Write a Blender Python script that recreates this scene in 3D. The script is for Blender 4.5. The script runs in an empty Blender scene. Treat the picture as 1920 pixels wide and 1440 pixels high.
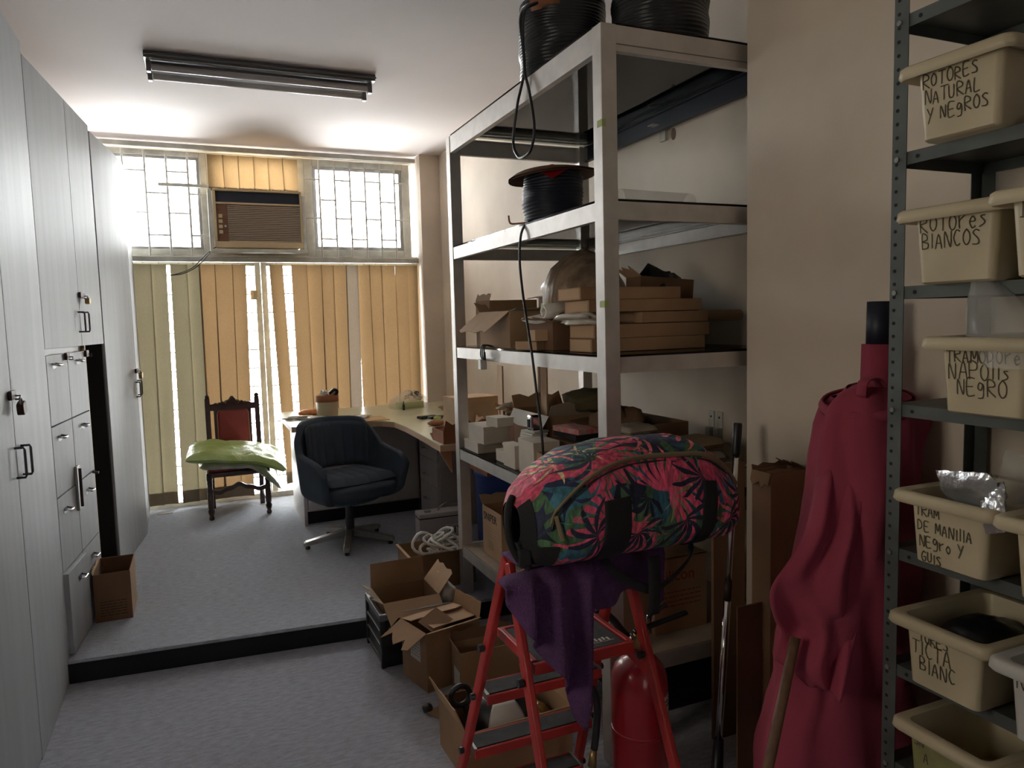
import bpy, math, random
from mathutils import Vector, Matrix, noise as mnoise
random.seed(7)
S = bpy.context.scene
COL = S.collection
PI = math.pi

# ------------------------------------------------------------------ camera, world, exposure
cam_d = bpy.data.cameras.new('camera'); cam = bpy.data.objects.new('camera', cam_d); COL.objects.link(cam)
_yaw, _pit, _rol = 0.406091, -0.0866749, 0.0261818
_f = Vector((math.sin(_yaw)*math.cos(_pit), math.cos(_yaw)*math.cos(_pit), math.sin(_pit)))
_r = Vector((math.cos(_yaw), -math.sin(_yaw), 0)); _d = _f.cross(_r)
_r2 = math.cos(_rol)*_r + math.sin(_rol)*_d; _d2 = -math.sin(_rol)*_r + math.cos(_rol)*_d
_m = Matrix((_r2, -_d2, -_f)).transposed().to_4x4(); _m.translation = (0, 0, 1.55)
cam.matrix_world = _m
cam_d.sensor_width = 36.0; cam_d.lens = 1370.67/1920*36.0; cam_d.clip_start = 0.02
S.camera = cam

W = bpy.data.worlds.new('overcast_sky'); S.world = W; W.use_nodes = True
_bg = W.node_tree.nodes['Background']; _bg.inputs[0].default_value = (0.96, 0.98, 1.0, 1); _bg.inputs[1].default_value = 1.0

S.view_settings.view_transform = 'Standard'; S.view_settings.look = 'None'
S.view_settings.gamma = 1.0; S.view_settings.use_curve_mapping = False
S.view_settings.exposure = 5.25
S.cycles.use_denoising = True
S.cycles.max_bounces = 12; S.cycles.diffuse_bounces = 7; S.cycles.glossy_bounces = 4
S.cycles.transparent_max_bounces = 16; S.cycles.sample_clamp_indirect = 8.0
S.cycles.caustics_reflective = False; S.cycles.caustics_refractive = False

def area_light(name, loc, rot, sx, sy, power, color=(1, 1, 1), portal=False):
    l = bpy.data.lights.new(name, 'AREA'); l.shape = 'RECTANGLE'; l.size = sx; l.size_y = sy
    l.energy = power; l.color = color
    o = bpy.data.objects.new(name, l); o.location = loc; o.rotation_euler = rot; COL.objects.link(o)
    if portal: l.cycles.is_portal = True
    return o
# sky portals: the glazed end of the room and the unseen fill window added on the left, beside the cupboards, the fill gap added at the door behind
area_light('window_portal', (0.5, 6.72, 1.55), (-PI/2, 0, 0), 3.2, 2.95, 1, portal=True)
area_light('fill_window_portal', (-1.44, 1.30, 1.75), (0, -PI/2, 0), 1.0, 0.8, 1, portal=True)
area_light('fill_gap_portal', (0.30, -2.72, 1.05), (PI/2, 0, 0), 0.05, 2.0, 1, portal=True)

# ------------------------------------------------------------------ materials
def new_mat(name):
    m = bpy.data.materials.new(name); m.use_nodes = True
    nt = m.node_tree; b = nt.nodes['Principled BSDF']
    return m, nt, b
def mat(name, col, rough=0.6, metal=0.0, var=0.0, vscale=6.0, bump=0.0, bscale=80.0, stretch=(1, 1, 1), col2=None, detail=4.0, spec=None, coat=0.0):
    m, nt, b = new_mat(name)
    b.inputs['Base Color'].default_value = (*col, 1); b.inputs['Roughness'].default_value = rough; b.inputs['Metallic'].default_value = metal
    if spec is not None: b.inputs['Specular IOR Level'].default_value = spec
    if coat: b.inputs['Coat Weight'].default_value = coat
    tc = mp = None
    if var or bump or col2:
        tc = nt.nodes.new('ShaderNodeTexCoord'); mp = nt.nodes.new('ShaderNodeMapping'); mp.inputs['Scale'].default_value = stretch
        nt.links.new(tc.outputs['Object'], mp.inputs['Vector'])
    if var or col2:
        n = nt.nodes.new('ShaderNodeTexNoise'); n.inputs['Scale'].default_value = vscale; n.inputs['Detail'].default_value = detail
        nt.links.new(mp.outputs[0], n.inputs['Vector'])
        r = nt.nodes.new('ShaderNodeValToRGB'); r.color_ramp.elements[0].position = 0.3; r.color_ramp.elements[1].position = 0.7
        c2 = col2 if col2 else tuple(c*(1-var) for c in col)
        c1 = tuple(min(1, c*(1+var*0.6)) for c in col)
        r.color_ramp.elements[0].color = (*c2, 1); r.color_ramp.elements[1].color = (*c1, 1)
        nt.links.new(n.outputs['Fac'], r.inputs[0]); nt.links.new(r.outputs[0], b.inputs['Base Color'])
    if bump:
        n2 = nt.nodes.new('ShaderNodeTexNoise'); n2.inputs['Scale'].default_value = bscale; n2.inputs['Detail'].default_value = 3
        nt.links.new(mp.outputs[0], n2.inputs['Vector'])
        bp = nt.nodes.new('ShaderNodeBump'); bp.inputs['Strength'].default_value = bump; bp.inputs['Distance'].default_value = 0.01
        nt.links.new(n2.outputs['Fac'], bp.inputs['Height']); nt.links.new(bp.outputs[0], b.inputs['Normal'])
    return m
def glass(name, tint, rough=0.02, refl=0.5):
    m = bpy.data.materials.new(name); m.use_nodes = True; nt = m.node_tree; nt.nodes.clear()
    o = nt.nodes.new('ShaderNodeOutputMaterial'); mx = nt.nodes.new('ShaderNodeMixShader')
    t = nt.nodes.new('ShaderNodeBsdfTransparent'); g = nt.nodes.new('ShaderNodeBsdfGlossy'); fr = nt.nodes.new('ShaderNodeFresnel'); fr.inputs[0].default_value = 1.45
    t.inputs[0].default_value = (*tint, 1); g.inputs['Roughness'].default_value = rough; g.inputs[0].default_value = (refl, refl, refl, 1)
    nt.links.new(fr.outputs[0], mx.inputs[0]); nt.links.new(t.outputs[0], mx.inputs[1]); nt.links.new(g.outputs[0], mx.inputs[2]); nt.links.new(mx.outputs[0], o.inputs[0])
    return m
def film(name, col, alpha=0.5, rough=0.25):
    m, nt, b = new_mat(name)
    b.inputs['Base Color'].default_value = (*col, 1); b.inputs['Roughness'].default_value = rough; b.inputs['Alpha'].default_value = alpha
    return m
def fabric_translucent(name, col, tcol, fac=0.5, weave=220):
    m = bpy.data.materials.new(name); m.use_nodes = True; nt = m.node_tree; nt.nodes.clear()
    o = nt.nodes.new('ShaderNodeOutputMaterial'); mx = nt.nodes.new('ShaderNodeMixShader'); mx.inputs[0].default_value = fac
    d = nt.nodes.new('ShaderNodeBsdfDiffuse'); t = nt.nodes.new('ShaderNodeBsdfTranslucent')
    tc = nt.nodes.new('ShaderNodeTexCoord'); mp = nt.nodes.new('ShaderNodeMapping'); mp.inputs['Scale'].default_value = (1, 1, 0.25)
    n = nt.nodes.new('ShaderNodeTexNoise'); n.inputs['Scale'].default_value = weave; n.inputs['Detail'].default_value = 2
    nt.links.new(tc.outputs['Object'], mp.inputs[0]); nt.links.new(mp.outputs[0], n.inputs['Vector'])
    n2 = nt.nodes.new('ShaderNodeTexNoise'); n2.inputs['Scale'].default_value = 2.2
    nt.links.new(tc.outputs['Object'], n2.inputs['Vector'])
    for sh, c in ((d, col), (t, tcol)):
        r = nt.nodes.new('ShaderNodeMix'); r.data_type = 'RGBA'
        r.inputs['A'].default_value = (*[x*0.72 for x in c], 1); r.inputs['B'].default_value = (*[min(1, x*1.25) for x in c], 1)
        ad = nt.nodes.new('ShaderNodeMath'); ad.operation = 'MULTIPLY_ADD'; ad.inputs[1].default_value = 0.6; ad.inputs[2].default_value = 0.05
        nt.links.new(n.outputs['Fac'], ad.inputs[0])
        ad2 = nt.nodes.new('ShaderNodeMath'); ad2.operation = 'MULTIPLY_ADD'; ad2.inputs[1].default_value = 0.35
        nt.links.new(n2.outputs['Fac'], ad2.inputs[0]); nt.links.new(ad.outputs[0], ad2.inputs[2])
        nt.links.new(ad2.outputs[0], r.inputs['Factor']); nt.links.new(r.outputs['Result'], sh.inputs[0])
    nt.links.new(d.outputs[0], mx.inputs[1]); nt.links.new(t.outputs[0], mx.inputs[2]); nt.links.new(mx.outputs[0], o.inputs[0])
    return m
def floral(name):
    """tropical print: fan shaped palm fronds of several colours over navy"""
    m, nt, b = new_mat(name); L = nt.links.new; N = nt.nodes.new
    tc = N('ShaderNodeTexCoord'); base = N('ShaderNodeMapping'); L(tc.outputs['Object'], base.inputs[0])
    wn = N('ShaderNodeTexNoise'); wn.inputs['Scale'].default_value = 7; L(base.outputs[0], wn.inputs['Vector'])
    ws = N('ShaderNodeVectorMath'); ws.operation = 'SCALE'; ws.inputs['Scale'].default_value = 0.05; L(wn.outputs['Color'], ws.inputs[0])
    wa = N('ShaderNodeVectorMath'); wa.operation = 'ADD'; L(base.outputs[0], wa.inputs[0]); L(ws.outputs[0], wa.inputs[1])
    flat = N('ShaderNodeVectorMath'); flat.operation = 'MULTIPLY'; flat.inputs[1].default_value = (1, 0.55, 1); L(wa.outputs[0], flat.inputs[0])
    sep0 = N('ShaderNodeSeparateXYZ'); L(flat.outputs[0], sep0.inputs[0])
    addyz = N('ShaderNodeMath'); addyz.operation = 'ADD'; L(sep0.outputs['Z'], addyz.inputs[0]); L(sep0.outputs['Y'], addyz.inputs[1])
    xy = N('ShaderNodeCombineXYZ'); L(sep0.outputs['X'], xy.inputs[0]); L(addyz.outputs[0], xy.inputs[1])
    def math_(op, a, bb=None, c=None):
        n = N('ShaderNodeMath'); n.operation = op
        for i, v in enumerate((a, bb, c)):
            if v is None: continue
            if isinstance(v, (int, float)): n.inputs[i].default_value = v
            else: L(v, n.inputs[i])
        return n.outputs[0]
    prev = None
    bgn = N('ShaderNodeTexNoise'); bgn.inputs['Scale'].default_value = 11; L(xy.outputs[0], bgn.inputs['Vector'])
    bgr = N('ShaderNodeValToRGB'); bgr.color_ramp.elements[0].color = (0.006, 0.007, 0.022, 1); bgr.color_ramp.elements[1].color = (0.02, 0.03, 0.10, 1)
    bgr.color_ramp.elements[0].position = .4; bgr.color_ramp.elements[1].position = .65
    L(bgn.outputs['Fac'], bgr.inputs[0]); prev = bgr.outputs[0]
    layers = [(4.6, (.3, 1.7), 13, (0.02, 0.10, 0.14), .34, .95), (5.2, (4.1, 2.2), 9, (0.05, 0.12, 0.05), .36, .8), (4.0, (0.9, 7.3), 23, (0.60, 0.06, 0.13), .36, .80), (4.6, (5.5, 5.1), 19, (0.68, 0.12, 0.15), .34, .64), (5.5, (2.9, 9.4), 7, (0.38, 0.31, 0.15), .24, .40), (6.4, (7.7, 3.3), 11, (0.008, 0.010, 0.035), .34, .62), (7.2, (1.4, 6.1), 7, (0.05, 0.16, 0.08), .26, .36)]
    for sc, off, k, colr, wid, rad in layers:
        mp = N('ShaderNodeMapping'); mp.inputs['Scale'].default_value = (sc, sc, sc); mp.inputs['Location'].default_value = (off[0], off[1], 0); L(xy.outputs[0], mp.inputs[0])
        v = N('ShaderNodeTexVoronoi'); v.voronoi_dimensions = '2D'; v.inputs['Scale'].default_value = 1.0; L(mp.outputs[0], v.inputs['Vector'])
        sub = N('ShaderNodeVectorMath'); sub.operation = 'SUBTRACT'; L(mp.outputs[0], sub.inputs[0]); L(v.outputs['Position'], sub.inputs[1])
        sp = N('ShaderNodeSeparateXYZ'); L(sub.outputs[0], sp.inputs[0])
        ang = math_('ARCTAN2', sp.outputs['Y'], sp.outputs['X'])
        bend = math_('MULTIPLY_ADD', v.outputs['Distance'], 0.9, ang)
        fr = math_('FRACT', math_('MULTIPLY', bend, k/(2*PI)))
        tri = math_('ABSOLUTE', math_('SUBTRACT', fr, 0.5))
        lim = math_('MULTIPLY', math_('SUBTRACT', rad, v.outputs['Distance']), wid*2.1)
        sc_ = N('ShaderNodeSeparateColor'); L(v.outputs['Color'], sc_.inputs[0])
        # every frond fans over a part of the circle only
        fan = math_('GREATER_THAN', math_('SINE', math_('MULTIPLY_ADD', sc_.outputs[0], 6.28, ang)), -0.45)
        on = math_('MULTIPLY', math_('LESS_THAN', tri, lim), fan)
        mx = N('ShaderNodeMix'); mx.data_type = 'RGBA'; L(on, mx.inputs['Factor']); L(prev, mx.inputs['A'])
        shade = N('ShaderNodeMix'); shade.data_type = 'RGBA'; shade.inputs['A'].default_value = (*colr, 1); shade.inputs['B'].default_value = (*[min(1, c*1.7+.02) for c in colr], 1); L(sc_.outputs[1], shade.inputs['Factor'])
        L(shade.outputs['Result'], mx.inputs['B']); prev = mx.outputs['Result']
    st = N('ShaderNodeMapping'); st.inputs['Scale'].default_value = (60, 60, 14); st.inputs['Rotation'].default_value = (0, .7, 0); L(tc.outputs['Object'], st.inputs[0])
    sn = N('ShaderNodeTexNoise'); sn.inputs['Scale'].default_value = 1.6; sn.inputs['Detail'].default_value = 3; L(st.outputs[0], sn.inputs['Vector'])
    sr = N('ShaderNodeMapRange'); sr.inputs['From Min'].default_value = .3; sr.inputs['From Max'].default_value = .7; sr.inputs['To Min'].default_value = .45; sr.inputs['To Max'].default_value = 1.25; L(sn.outputs['Fac'], sr.inputs['Value'])
    mul = N('ShaderNodeVectorMath'); mul.operation = 'SCALE'; L(prev, mul.inputs[0]); L(sr.outputs[0], mul.inputs['Scale']); L(mul.outputs[0], b.inputs['Base Color'])
    cn = N('ShaderNodeTexNoise'); cn.inputs['Scale'].default_value = 9; cn.inputs['Detail'].default_value = 3; cn.inputs['Distortion'].default_value = 1.2; L(tc.outputs['Object'], cn.inputs['Vector'])
    bp = N('ShaderNodeBump'); bp.inputs['Strength'].default_value = .55; bp.inputs['Distance'].default_value = .03; L(cn.outputs['Fac'], bp.inputs['Height']); L(bp.outputs[0], b.inputs['Normal'])
    b.inputs['Roughness'].default_value = 0.75
    return m
def carpet(name, col):
    m = mat(name, col, 0.95, var=.30, vscale=70, bump=1.0, bscale=300, detail=8, spec=.15, stretch=(.35, 1, 1))
    b = m.node_tree.nodes['Principled BSDF']; b.inputs['Sheen Weight'].default_value = .6; b.inputs['Sheen Roughness'].default_value = .5
    return m
M = {}
M['wall'] = mat('cream_paint', (0.66, 0.565, 0.46), .75, var=.13, vscale=2.2, bump=.06, bscale=60)
M['ceil'] = mat('ceiling_paint', (0.74, 0.68, 0.665), .85, var=.04, vscale=1.5)
M['carpet'] = carpet('grey_carpet', (0.50, 0.535, 0.625))
M['carpet2'] = carpet('dark_carpet', (0.50, 0.51, 0.60))
M['lam'] = mat('grey_laminate', (0.38, 0.40, 0.415), .52, var=.10, spec=.35, vscale=3, stretch=(6, 6, .35), bump=.02, bscale=30)
M['lamedge'] = mat('laminate_edge', (0.55, 0.55, 0.55), .45)
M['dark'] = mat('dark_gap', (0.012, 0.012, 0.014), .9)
M['alu'] = mat('anodised_aluminium', (0.58, 0.55, 0.52), .50, .75, var=.10, vscale=5, stretch=(3, 3, 3))
M['aludk'] = mat('aluminium_underside', (0.20, 0.19, 0.19), .5, .5)
M['chrome'] = mat('chrome', (0.78, 0.78, 0.78), .12, 1.0)
M['steel'] = mat('dull_steel', (0.36, 0.35, 0.33), .4, .8, var=.2, vscale=14)
M['handle'] = mat('handle_metal', (0.10, 0.10, 0.11), .35, .7)
M['brass'] = mat('brass', (0.42, 0.30, 0.13), .35, .9)
M['rust'] = mat('dark_bronze', (0.06, 0.032, 0.028), .5, .5)
M['winframe'] = mat('window_frame_paint', (0.52, 0.51, 0.45), .6, var=.25, vscale=9)
M['grille'] = mat('white_bar_paint', (0.62, 0.61, 0.58), .5)
M['pane'] = glass('window_glass', (0.96, 0.97, 0.96))
M['fillpane'] = glass('fill_dimming_glass', (0.43, 0.41, 0.37))  # tint only sets how much fill the added side window lets in
M['shelfglass'] = glass('shelf_glass', (0.72, 0.75, 0.72), .03, .6)
M['blind'] = fabric_translucent('blind_fabric', (0.40, 0.29, 0.17), (0.052, 0.031, 0.0145), .5)
M['blindtop'] = fabric_translucent('upper_blind_fabric', (0.42, 0.31, 0.18), (0.11, 0.072, 0.034), .5)
M['blindolive'] = fabric_translucent('olive_blind_fabric', (0.36, 0.32, 0.23), (0.036, 0.030, 0.018), .5)
M['blindhem'] = fabric_translucent('blind_hem', (0.30, 0.24, 0.17), (0.020, 0.014, 0.009), .4)
M['blindgrey'] = fabric_translucent('grey_blind_fabric', (0.40, 0.34, 0.27), (0.045, 0.034, 0.024), .5)
M['plast_beige'] = mat('beige_plastic', (0.56, 0.43, 0.25), .5, var=.15, vscale=5)
M['wood_panel'] = mat('woodgrain_panel', (0.16, 0.07, 0.03), .5, var=.3, vscale=8, stretch=(1, 1, 6))
M['grillbrown'] = mat('brown_louvre', (0.52, 0.42, 0.33), .5)
M['black'] = mat('black_plastic', (0.012, 0.012, 0.014), .4)
M['blackcable'] = mat('black_cable', (0.010, 0.011, 0.013), .32, bump=.1, bscale=40)
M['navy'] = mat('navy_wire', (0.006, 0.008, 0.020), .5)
M['webbing'] = mat('black_webbing', (0.006, 0.006, 0.007), .85, bump=.3, bscale=400)
M['card'] = mat('cardboard', (0.36, 0.215, 0.115), .9, var=.16, vscale=5, bump=.05, bscale=60)
M['cardlight'] = mat('light_cardboard', (0.47, 0.30, 0.17), .9, var=.16, vscale=5, bump=.05, bscale=60)
M['carddark'] = mat('dark_cardboard', (0.20, 0.105, 0.055), .9, var=.2, vscale=5)
M['cardred'] = mat('reddish_cardboard', (0.30, 0.115, 0.055), .9, var=.2, vscale=5)
M['cardgrey'] = mat('greyed_cardboard', (0.36, 0.29, 0.22), .9, var=.16, vscale=7)
M['whitecard'] = mat('whiteboard_carton', (0.62, 0.55, 0.46), .8, var=.1, vscale=8)
M['paper'] = mat('paper', (0.66, 0.62, 0.56), .85, var=.1, vscale=9)
M['kraft'] = mat('kraft_paper', (0.42, 0.31, 0.20), .85, var=.2, vscale=6, bump=.15, bscale=22)
M['yellowenv'] = mat('manila_envelope', (0.60, 0.38, 0.12), .8, var=.1)
M['tub'] = mat('aged_cream_plastic', (0.54, 0.46, 0.31), .42, var=.14, vscale=6, spec=.4)
M['tubwhite'] = mat('pale_plastic', (0.55, 0.54, 0.50), .45, var=.08)
M['ink'] = mat('marker_ink', (0.10, 0.075, 0.05), .9)
M['inkfaint'] = mat('faded_ink', (0.22, 0.165, 0.10), .9)
M['inkred'] = mat('red_print', (0.30, 0.035, 0.02), .9)
M['rack'] = mat('grey_enamel', (0.100, 0.110, 0.105), .5, .25, var=.25, vscale=12)
M['red'] = mat('red_enamel', (0.42, 0.024, 0.020), .38, var=.25, vscale=9)
M['redext'] = mat('extinguisher_red', (0.30, 0.010, 0.018), .3, coat=.3)
M['tread'] = mat('black_tread', (0.035, 0.032, 0.03), .8, var=.5, vscale=25, bump=.3, bscale=200)
M['towel'] = mat('purple_terry', (0.115, 0.042, 0.14), .95, var=.35, vscale=5, bump=.8, bscale=350)
M['cloth'] = mat('burgundy_cloth', (0.31, 0.042, 0.078), .88, var=.16, vscale=3, bump=.15, bscale=300)
M['floral'] = floral('tropical_print')
M['zip'] = mat('olive_zip', (0.22, 0.16, 0.085), .7)
M['mahog'] = mat('carved_mahogany', (0.040, 0.012, 0.010), .35, var=.35, vscale=10, stretch=(1, 1, 3))
M['redleather'] = mat('red_leather', (0.24, 0.030, 0.022), .5, var=.15, vscale=8)
M['piping'] = mat('pink_piping', (0.42, 0.16, 0.12), .6)
M['chairfab'] = mat('blue_grey_fabric', (0.045, 0.062, 0.085), .92, var=.25, vscale=6, bump=.25, bscale=500)
M['chairteal'] = mat('teal_shell', (0.020, 0.060, 0.085), .6)
M['desktop'] = mat('pale_green_worktop', (0.56, 0.55, 0.38), .30, var=.06)
M['deskedge'] = mat('beech_edge', (0.56, 0.38, 0.24), .5)
M['deskpanel'] = mat('taupe_laminate', (0.46, 0.42, 0.40), .5, var=.06, vscale=3)
M['blue'] = mat('blue_plastic', (0.015, 0.055, 0.28), .45)
M['cratesilver'] = mat('worn_black_edge', (0.16, 0.16, 0.17), .35, .4)
M['pvcwhite'] = mat('white_vinyl', (0.66, 0.65, 0.60), .4)
M['clear'] = film('clear_polythene', (0.75, 0.74, 0.70), .30, .2)
M['bagwhite'] = film('white_polythene', (0.70, 0.66, 0.58), .92, .35)
M['bagbrown'] = mat('brown_plastic_wrap', (0.36, 0.25, 0.17), .38, var=.45, vscale=16, stretch=(1, 3, .5), bump=.5, bscale=25)
M['baggreen'] = film('green_print_film', (0.42, 0.50, 0.12), .85, .3)
M['silverfilm'] = mat('silver_film', (0.55, 0.56, 0.58), .25, .7, bump=.6, bscale=30)
M['tan'] = mat('tan_bottle', (0.42, 0.36, 0.24), .55, var=.15)
M['orange'] = mat('orange_bread', (0.58, 0.20, 0.05), .6, var=.3, vscale=30)
M['pinkprint'] = mat('pink_print', (0.50, 0.09, 0.10), .6, var=.5, vscale=40, col2=(0.5, 0.42, 0.36))
M['wood'] = mat('plain_wood', (0.14, 0.068, 0.034), .6, var=.3, vscale=9, stretch=(8, 8, .6))
M['tubecard'] = mat('kraft_tube', (0.33, 0.21, 0.12), .8)
M['lampgrey'] = mat('lamp_housing', (0.16, 0.155, 0.155), .45, .3)
M['lamptube'] = mat('dusty_tube', (0.52, 0.48, 0.46), .35)
M['tape'] = mat('green_tape', (0.36, 0.42, 0.16), .7)
M['olive'] = mat('olive_cloth', (0.115, 0.085, 0.035), .9, var=.3, vscale=12)
M['cement'] = mat('bare_cement', (0.22, 0.20, 0.17), .9)
M['exterior'] = mat('facade', (0.75, 0.66, 0.60), .9)
def green_pack():
    m, nt, b = new_mat('printed_green_polythene'); L = nt.links.new; N = nt.nodes.new
    tc = N('ShaderNodeTexCoord'); n = N('ShaderNodeTexNoise'); n.inputs['Scale'].default_value = 5.5; n.inputs['Detail'].default_value = 2; L(tc.outputs['Object'], n.inputs['Vector'])
    r = N('ShaderNodeValToRGB'); e = r.color_ramp.elements
    e[0].position = .30; e[0].color = (.34, .46, .10, 1); e[1].position = .62; e[1].color = (.46, .58, .26, 1)
    x = e.new(.70); x.color = (.60, .62, .44, 1)
    L(n.outputs['Fac'], r.inputs[0]); L(r.outputs[0], b.inputs['Base Color']); b.inputs['Roughness'].default_value = .32
    n2 = N('ShaderNodeTexNoise'); n2.inputs['Scale'].default_value = 9; n2.inputs['Detail'].default_value = 5; n2.inputs['Distortion'].default_value = 1.5; L(tc.outputs['Object'], n2.inputs['Vector'])
    bp = N('ShaderNodeBump'); bp.inputs['Strength'].default_value = .5; bp.inputs['Distance'].default_value = .02; L(n2.outputs['Fac'], bp.inputs['Height']); L(bp.outputs[0], b.inputs['Normal'])
    return m
M['greenpack'] = green_pack()
M['packgrey'] = mat('greyish_wrap', (0.40, 0.42, 0.30), .35, var=.35, vscale=7, bump=.4, bscale=14)

# ------------------------------------------------------------------ geometry collector
ORG = {}
class G:
    def __init__(s): s.v = []; s.f = []
    def add(s, vs, fs):
        n = len(s.v); s.v += [tuple(v) for v in vs]; s.f += [tuple(i+n for i in f) for f in fs]; return s
    def bb(s, x0, x1, y0, y1, z0, z1):
        x0, x1 = min(x0, x1), max(x0, x1); y0, y1 = min(y0, y1), max(y0, y1); z0, z1 = min(z0, z1), max(z0, z1)
        return s.add([(x0, y0, z0), (x1, y0, z0), (x1, y1, z0), (x0, y1, z0), (x0, y0, z1), (x1, y0, z1), (x1, y1, z1), (x0, y1, z1)],
                     [(0, 3, 2, 1), (4, 5, 6, 7), (0, 1, 5, 4), (1, 2, 6, 5), (2, 3, 7, 6), (3, 0, 4, 7)])
    def obox(s, c, size, rot=(0, 0, 0)):
        from mathutils import Euler
        R = Euler(rot).to_matrix(); c = Vector(c); hx, hy, hz = size[0]/2, size[1]/2, size[2]/2
        vs = [c + R @ Vector((x*hx, y*hy, z*hz)) for z in (-1, 1) for x, y in ((-1, -1), (1, -1), (1, 1), (-1, 1))]
        return s.add(vs, [(0, 3, 2, 1), (4, 5, 6, 7), (0, 1, 5, 4), (1, 2, 6, 5), (2, 3, 7, 6), (3, 0, 4, 7)])
    def quadbox(s, q, n, t):
        """four corners thickened along n"""
        n = Vector(n).normalized()*t; q = [Vector(p) for p in q]
        return s.add(q + [p+n for p in q], [(0, 3, 2, 1), (4, 5, 6, 7), (0, 1, 5, 4), (1, 2, 6, 5), (2, 3, 7, 6), (3, 0, 4, 7)])
    def tube(s, pts, r, n=8, closed=False, flat=None):
        P = [Vector(p) for p in pts]; k = len(P); rs = r if isinstance(r, (list, tuple)) else [r]*k
        T = []
        for i in range(k):
            a = P[(i-1) % k] if (closed or i > 0) else P[i]; b = P[(i+1) % k] if (closed or i < k-1) else P[i]
            T.append((b-a).normalized() if (b-a).length > 1e-9 else Vector((0, 0, 1)))
        u = T[0].orthogonal().normalized(); vs = []; fs = []
        for i in range(k):
            u = (u - T[i]*u.dot(T[i])); u = u.normalized() if u.length > 1e-6 else T[i].orthogonal().normalized()
            w = T[i].cross(u)
            for j in range(n):
                a = 2*PI*j/n + PI/n; vs.append(P[i] + (u*math.cos(a) + w*math.sin(a))*rs[i])
        for i in range(k if closed else k-1):
            i2 = (i+1) % k
            for j in range(n): fs.append((i*n+j, i*n+(j+1) % n, i2*n+(j+1) % n, i2*n+j))
        if not closed: fs.append(tuple(range(n-1, -1, -1))); fs.append(tuple(range((k-1)*n, k*n)))
        return s.add(vs, fs)
    def bar(s, a, b, w, h, up=(0, 0, 1)):
        """rectangular section bar from a to b, w sideways and h along up"""
        a = Vector(a); b = Vector(b); t = (b-a).normalized(); up = Vector(up); sd = t.cross(up)
        if sd.length < 1e-4: sd = t.orthogonal()
        sd.normalize(); up = sd.cross(t).normalized(); vs = []
        for p in (a, b):
            for i, j in ((-1, -1), (1, -1), (1, 1), (-1, 1)): vs.append(p + sd*(i*w/2) + up*(j*h/2))
        return s.add(vs, [(0, 1, 2, 3), (7, 6, 5, 4), (0, 4, 5, 1), (1, 5, 6, 2), (2, 6, 7, 3), (3, 7, 4, 0)])
    def strip(s, pts, w, t, side):
        """flat band along pts"""
        P = [Vector(p) for p in pts]; side = Vector(side).normalized(); vs = []; fs = []
        for i, p in enumerate(P):
            a = P[max(0, i-1)]; b = P[min(len(P)-1, i+1)]; tg = (b-a).normalized(); n = tg.cross(side).normalized()
            for q in (p-side*w/2-n*t/2, p+side*w/2-n*t/2, p+side*w/2+n*t/2, p-side*w/2+n*t/2): vs.append(q)
        for i in range(len(P)-1):
            for j in range(4): fs.append((i*4+j, i*4+(j+1) % 4, i*4+4+(j+1) % 4, i*4+4+j))
        fs.append((3, 2, 1, 0)); k = (len(P)-1)*4; fs.append((k, k+1, k+2, k+3))
        return s.add(vs, fs)
    def lathe(s, prof, c=(0, 0, 0), n=24, axis='z', sx=1, sy=1, rot=None):
        c = Vector(c); vs = []; fs = []; k = len(prof)
        for r, z in prof:
            for j in range(n):
                a = 2*PI*j/n; p = Vector((r*math.cos(a)*sx, r*math.sin(a)*sy, z))
                if axis == 'x': p = Vector((p.z, p.x, p.y))
                if axis == 'y': p = Vector((p.x, p.z, p.y))
                if rot: p = rot @ p
                vs.append(c+p)
        for i in range(k-1):
            for j in range(n): fs.append((i*n+j, i*n+(j+1) % n, (i+1)*n+(j+1) % n, (i+1)*n+j))
        fs.append(tuple(range(n-1, -1, -1))); fs.append(tuple(range((k-1)*n, k*n)))
        return s.add(vs, fs)
    def grid(s, nu, nv, fn, cu=False, skip=None):
        vs = [fn(i/(nu if cu else nu-1), j/(nv-1)) for j in range(nv) for i in range(nu)]; fs = []
        for j in range(nv-1):
            for i in range(nu if cu else nu-1):
                if skip and skip((i+.5)/(nu-1), (j+.5)/(nv-1)): continue
                fs.append((j*nu+i, j*nu+(i+1) % nu, (j+1)*nu+(i+1) % nu, (j+1)*nu+i))
        return s.add(vs, fs)
    def prism(s, poly, d, t):
        """polygon of 3d points extruded by vector d*t"""
        d = Vector(d).normalized()*t; P = [Vector(p) for p in poly]; n = len(P)
        return s.add(P+[p+d for p in P], [tuple(range(n-1, -1, -1)), tuple(range(n, 2*n))]+[(i, (i+1) % n, n+(i+1) % n, n+i) for i in range(n)])
    def loft(s, loops, cap0=True, cap1=True):
        n = len(loops[0]); vs = [p for l in loops for p in l]; fs = []
        for i in range(len(loops)-1):
            for j in range(n): fs.append((i*n+j, i*n+(j+1) % n, (i+1)*n+(j+1) % n, (i+1)*n+j))
        if cap0: fs.append(tuple(range(n-1, -1, -1)))
        if cap1: fs.append(tuple(range((len(loops)-1)*n, len(loops)*n)))
        return s.add(vs, fs)
    def build(s, name, m, parent=None, org=None, smooth=False, bevel=0, solid=0, sub=0, seg=2, disp=None):
        if parent is not None: org = ORG[parent.name]
        org = Vector(org or (0, 0, 0))
        me = bpy.data.meshes.new(name); me.from_pydata([Vector(v)-org for v in s.v], [], s.f); me.validate(); 
        import bmesh
        bm = bmesh.new(); bm.from_mesh(me); bmesh.ops.recalc_face_normals(bm, faces=bm.faces); bm.to_mesh(me); bm.free()
        me.materials.append(M[m] if isinstance(m, str) else m)
        o = bpy.data.objects.new(name, me); COL.objects.link(o); ORG[o.name] = org
        if parent is not None: o.parent = parent
        else: o.location = org
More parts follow.
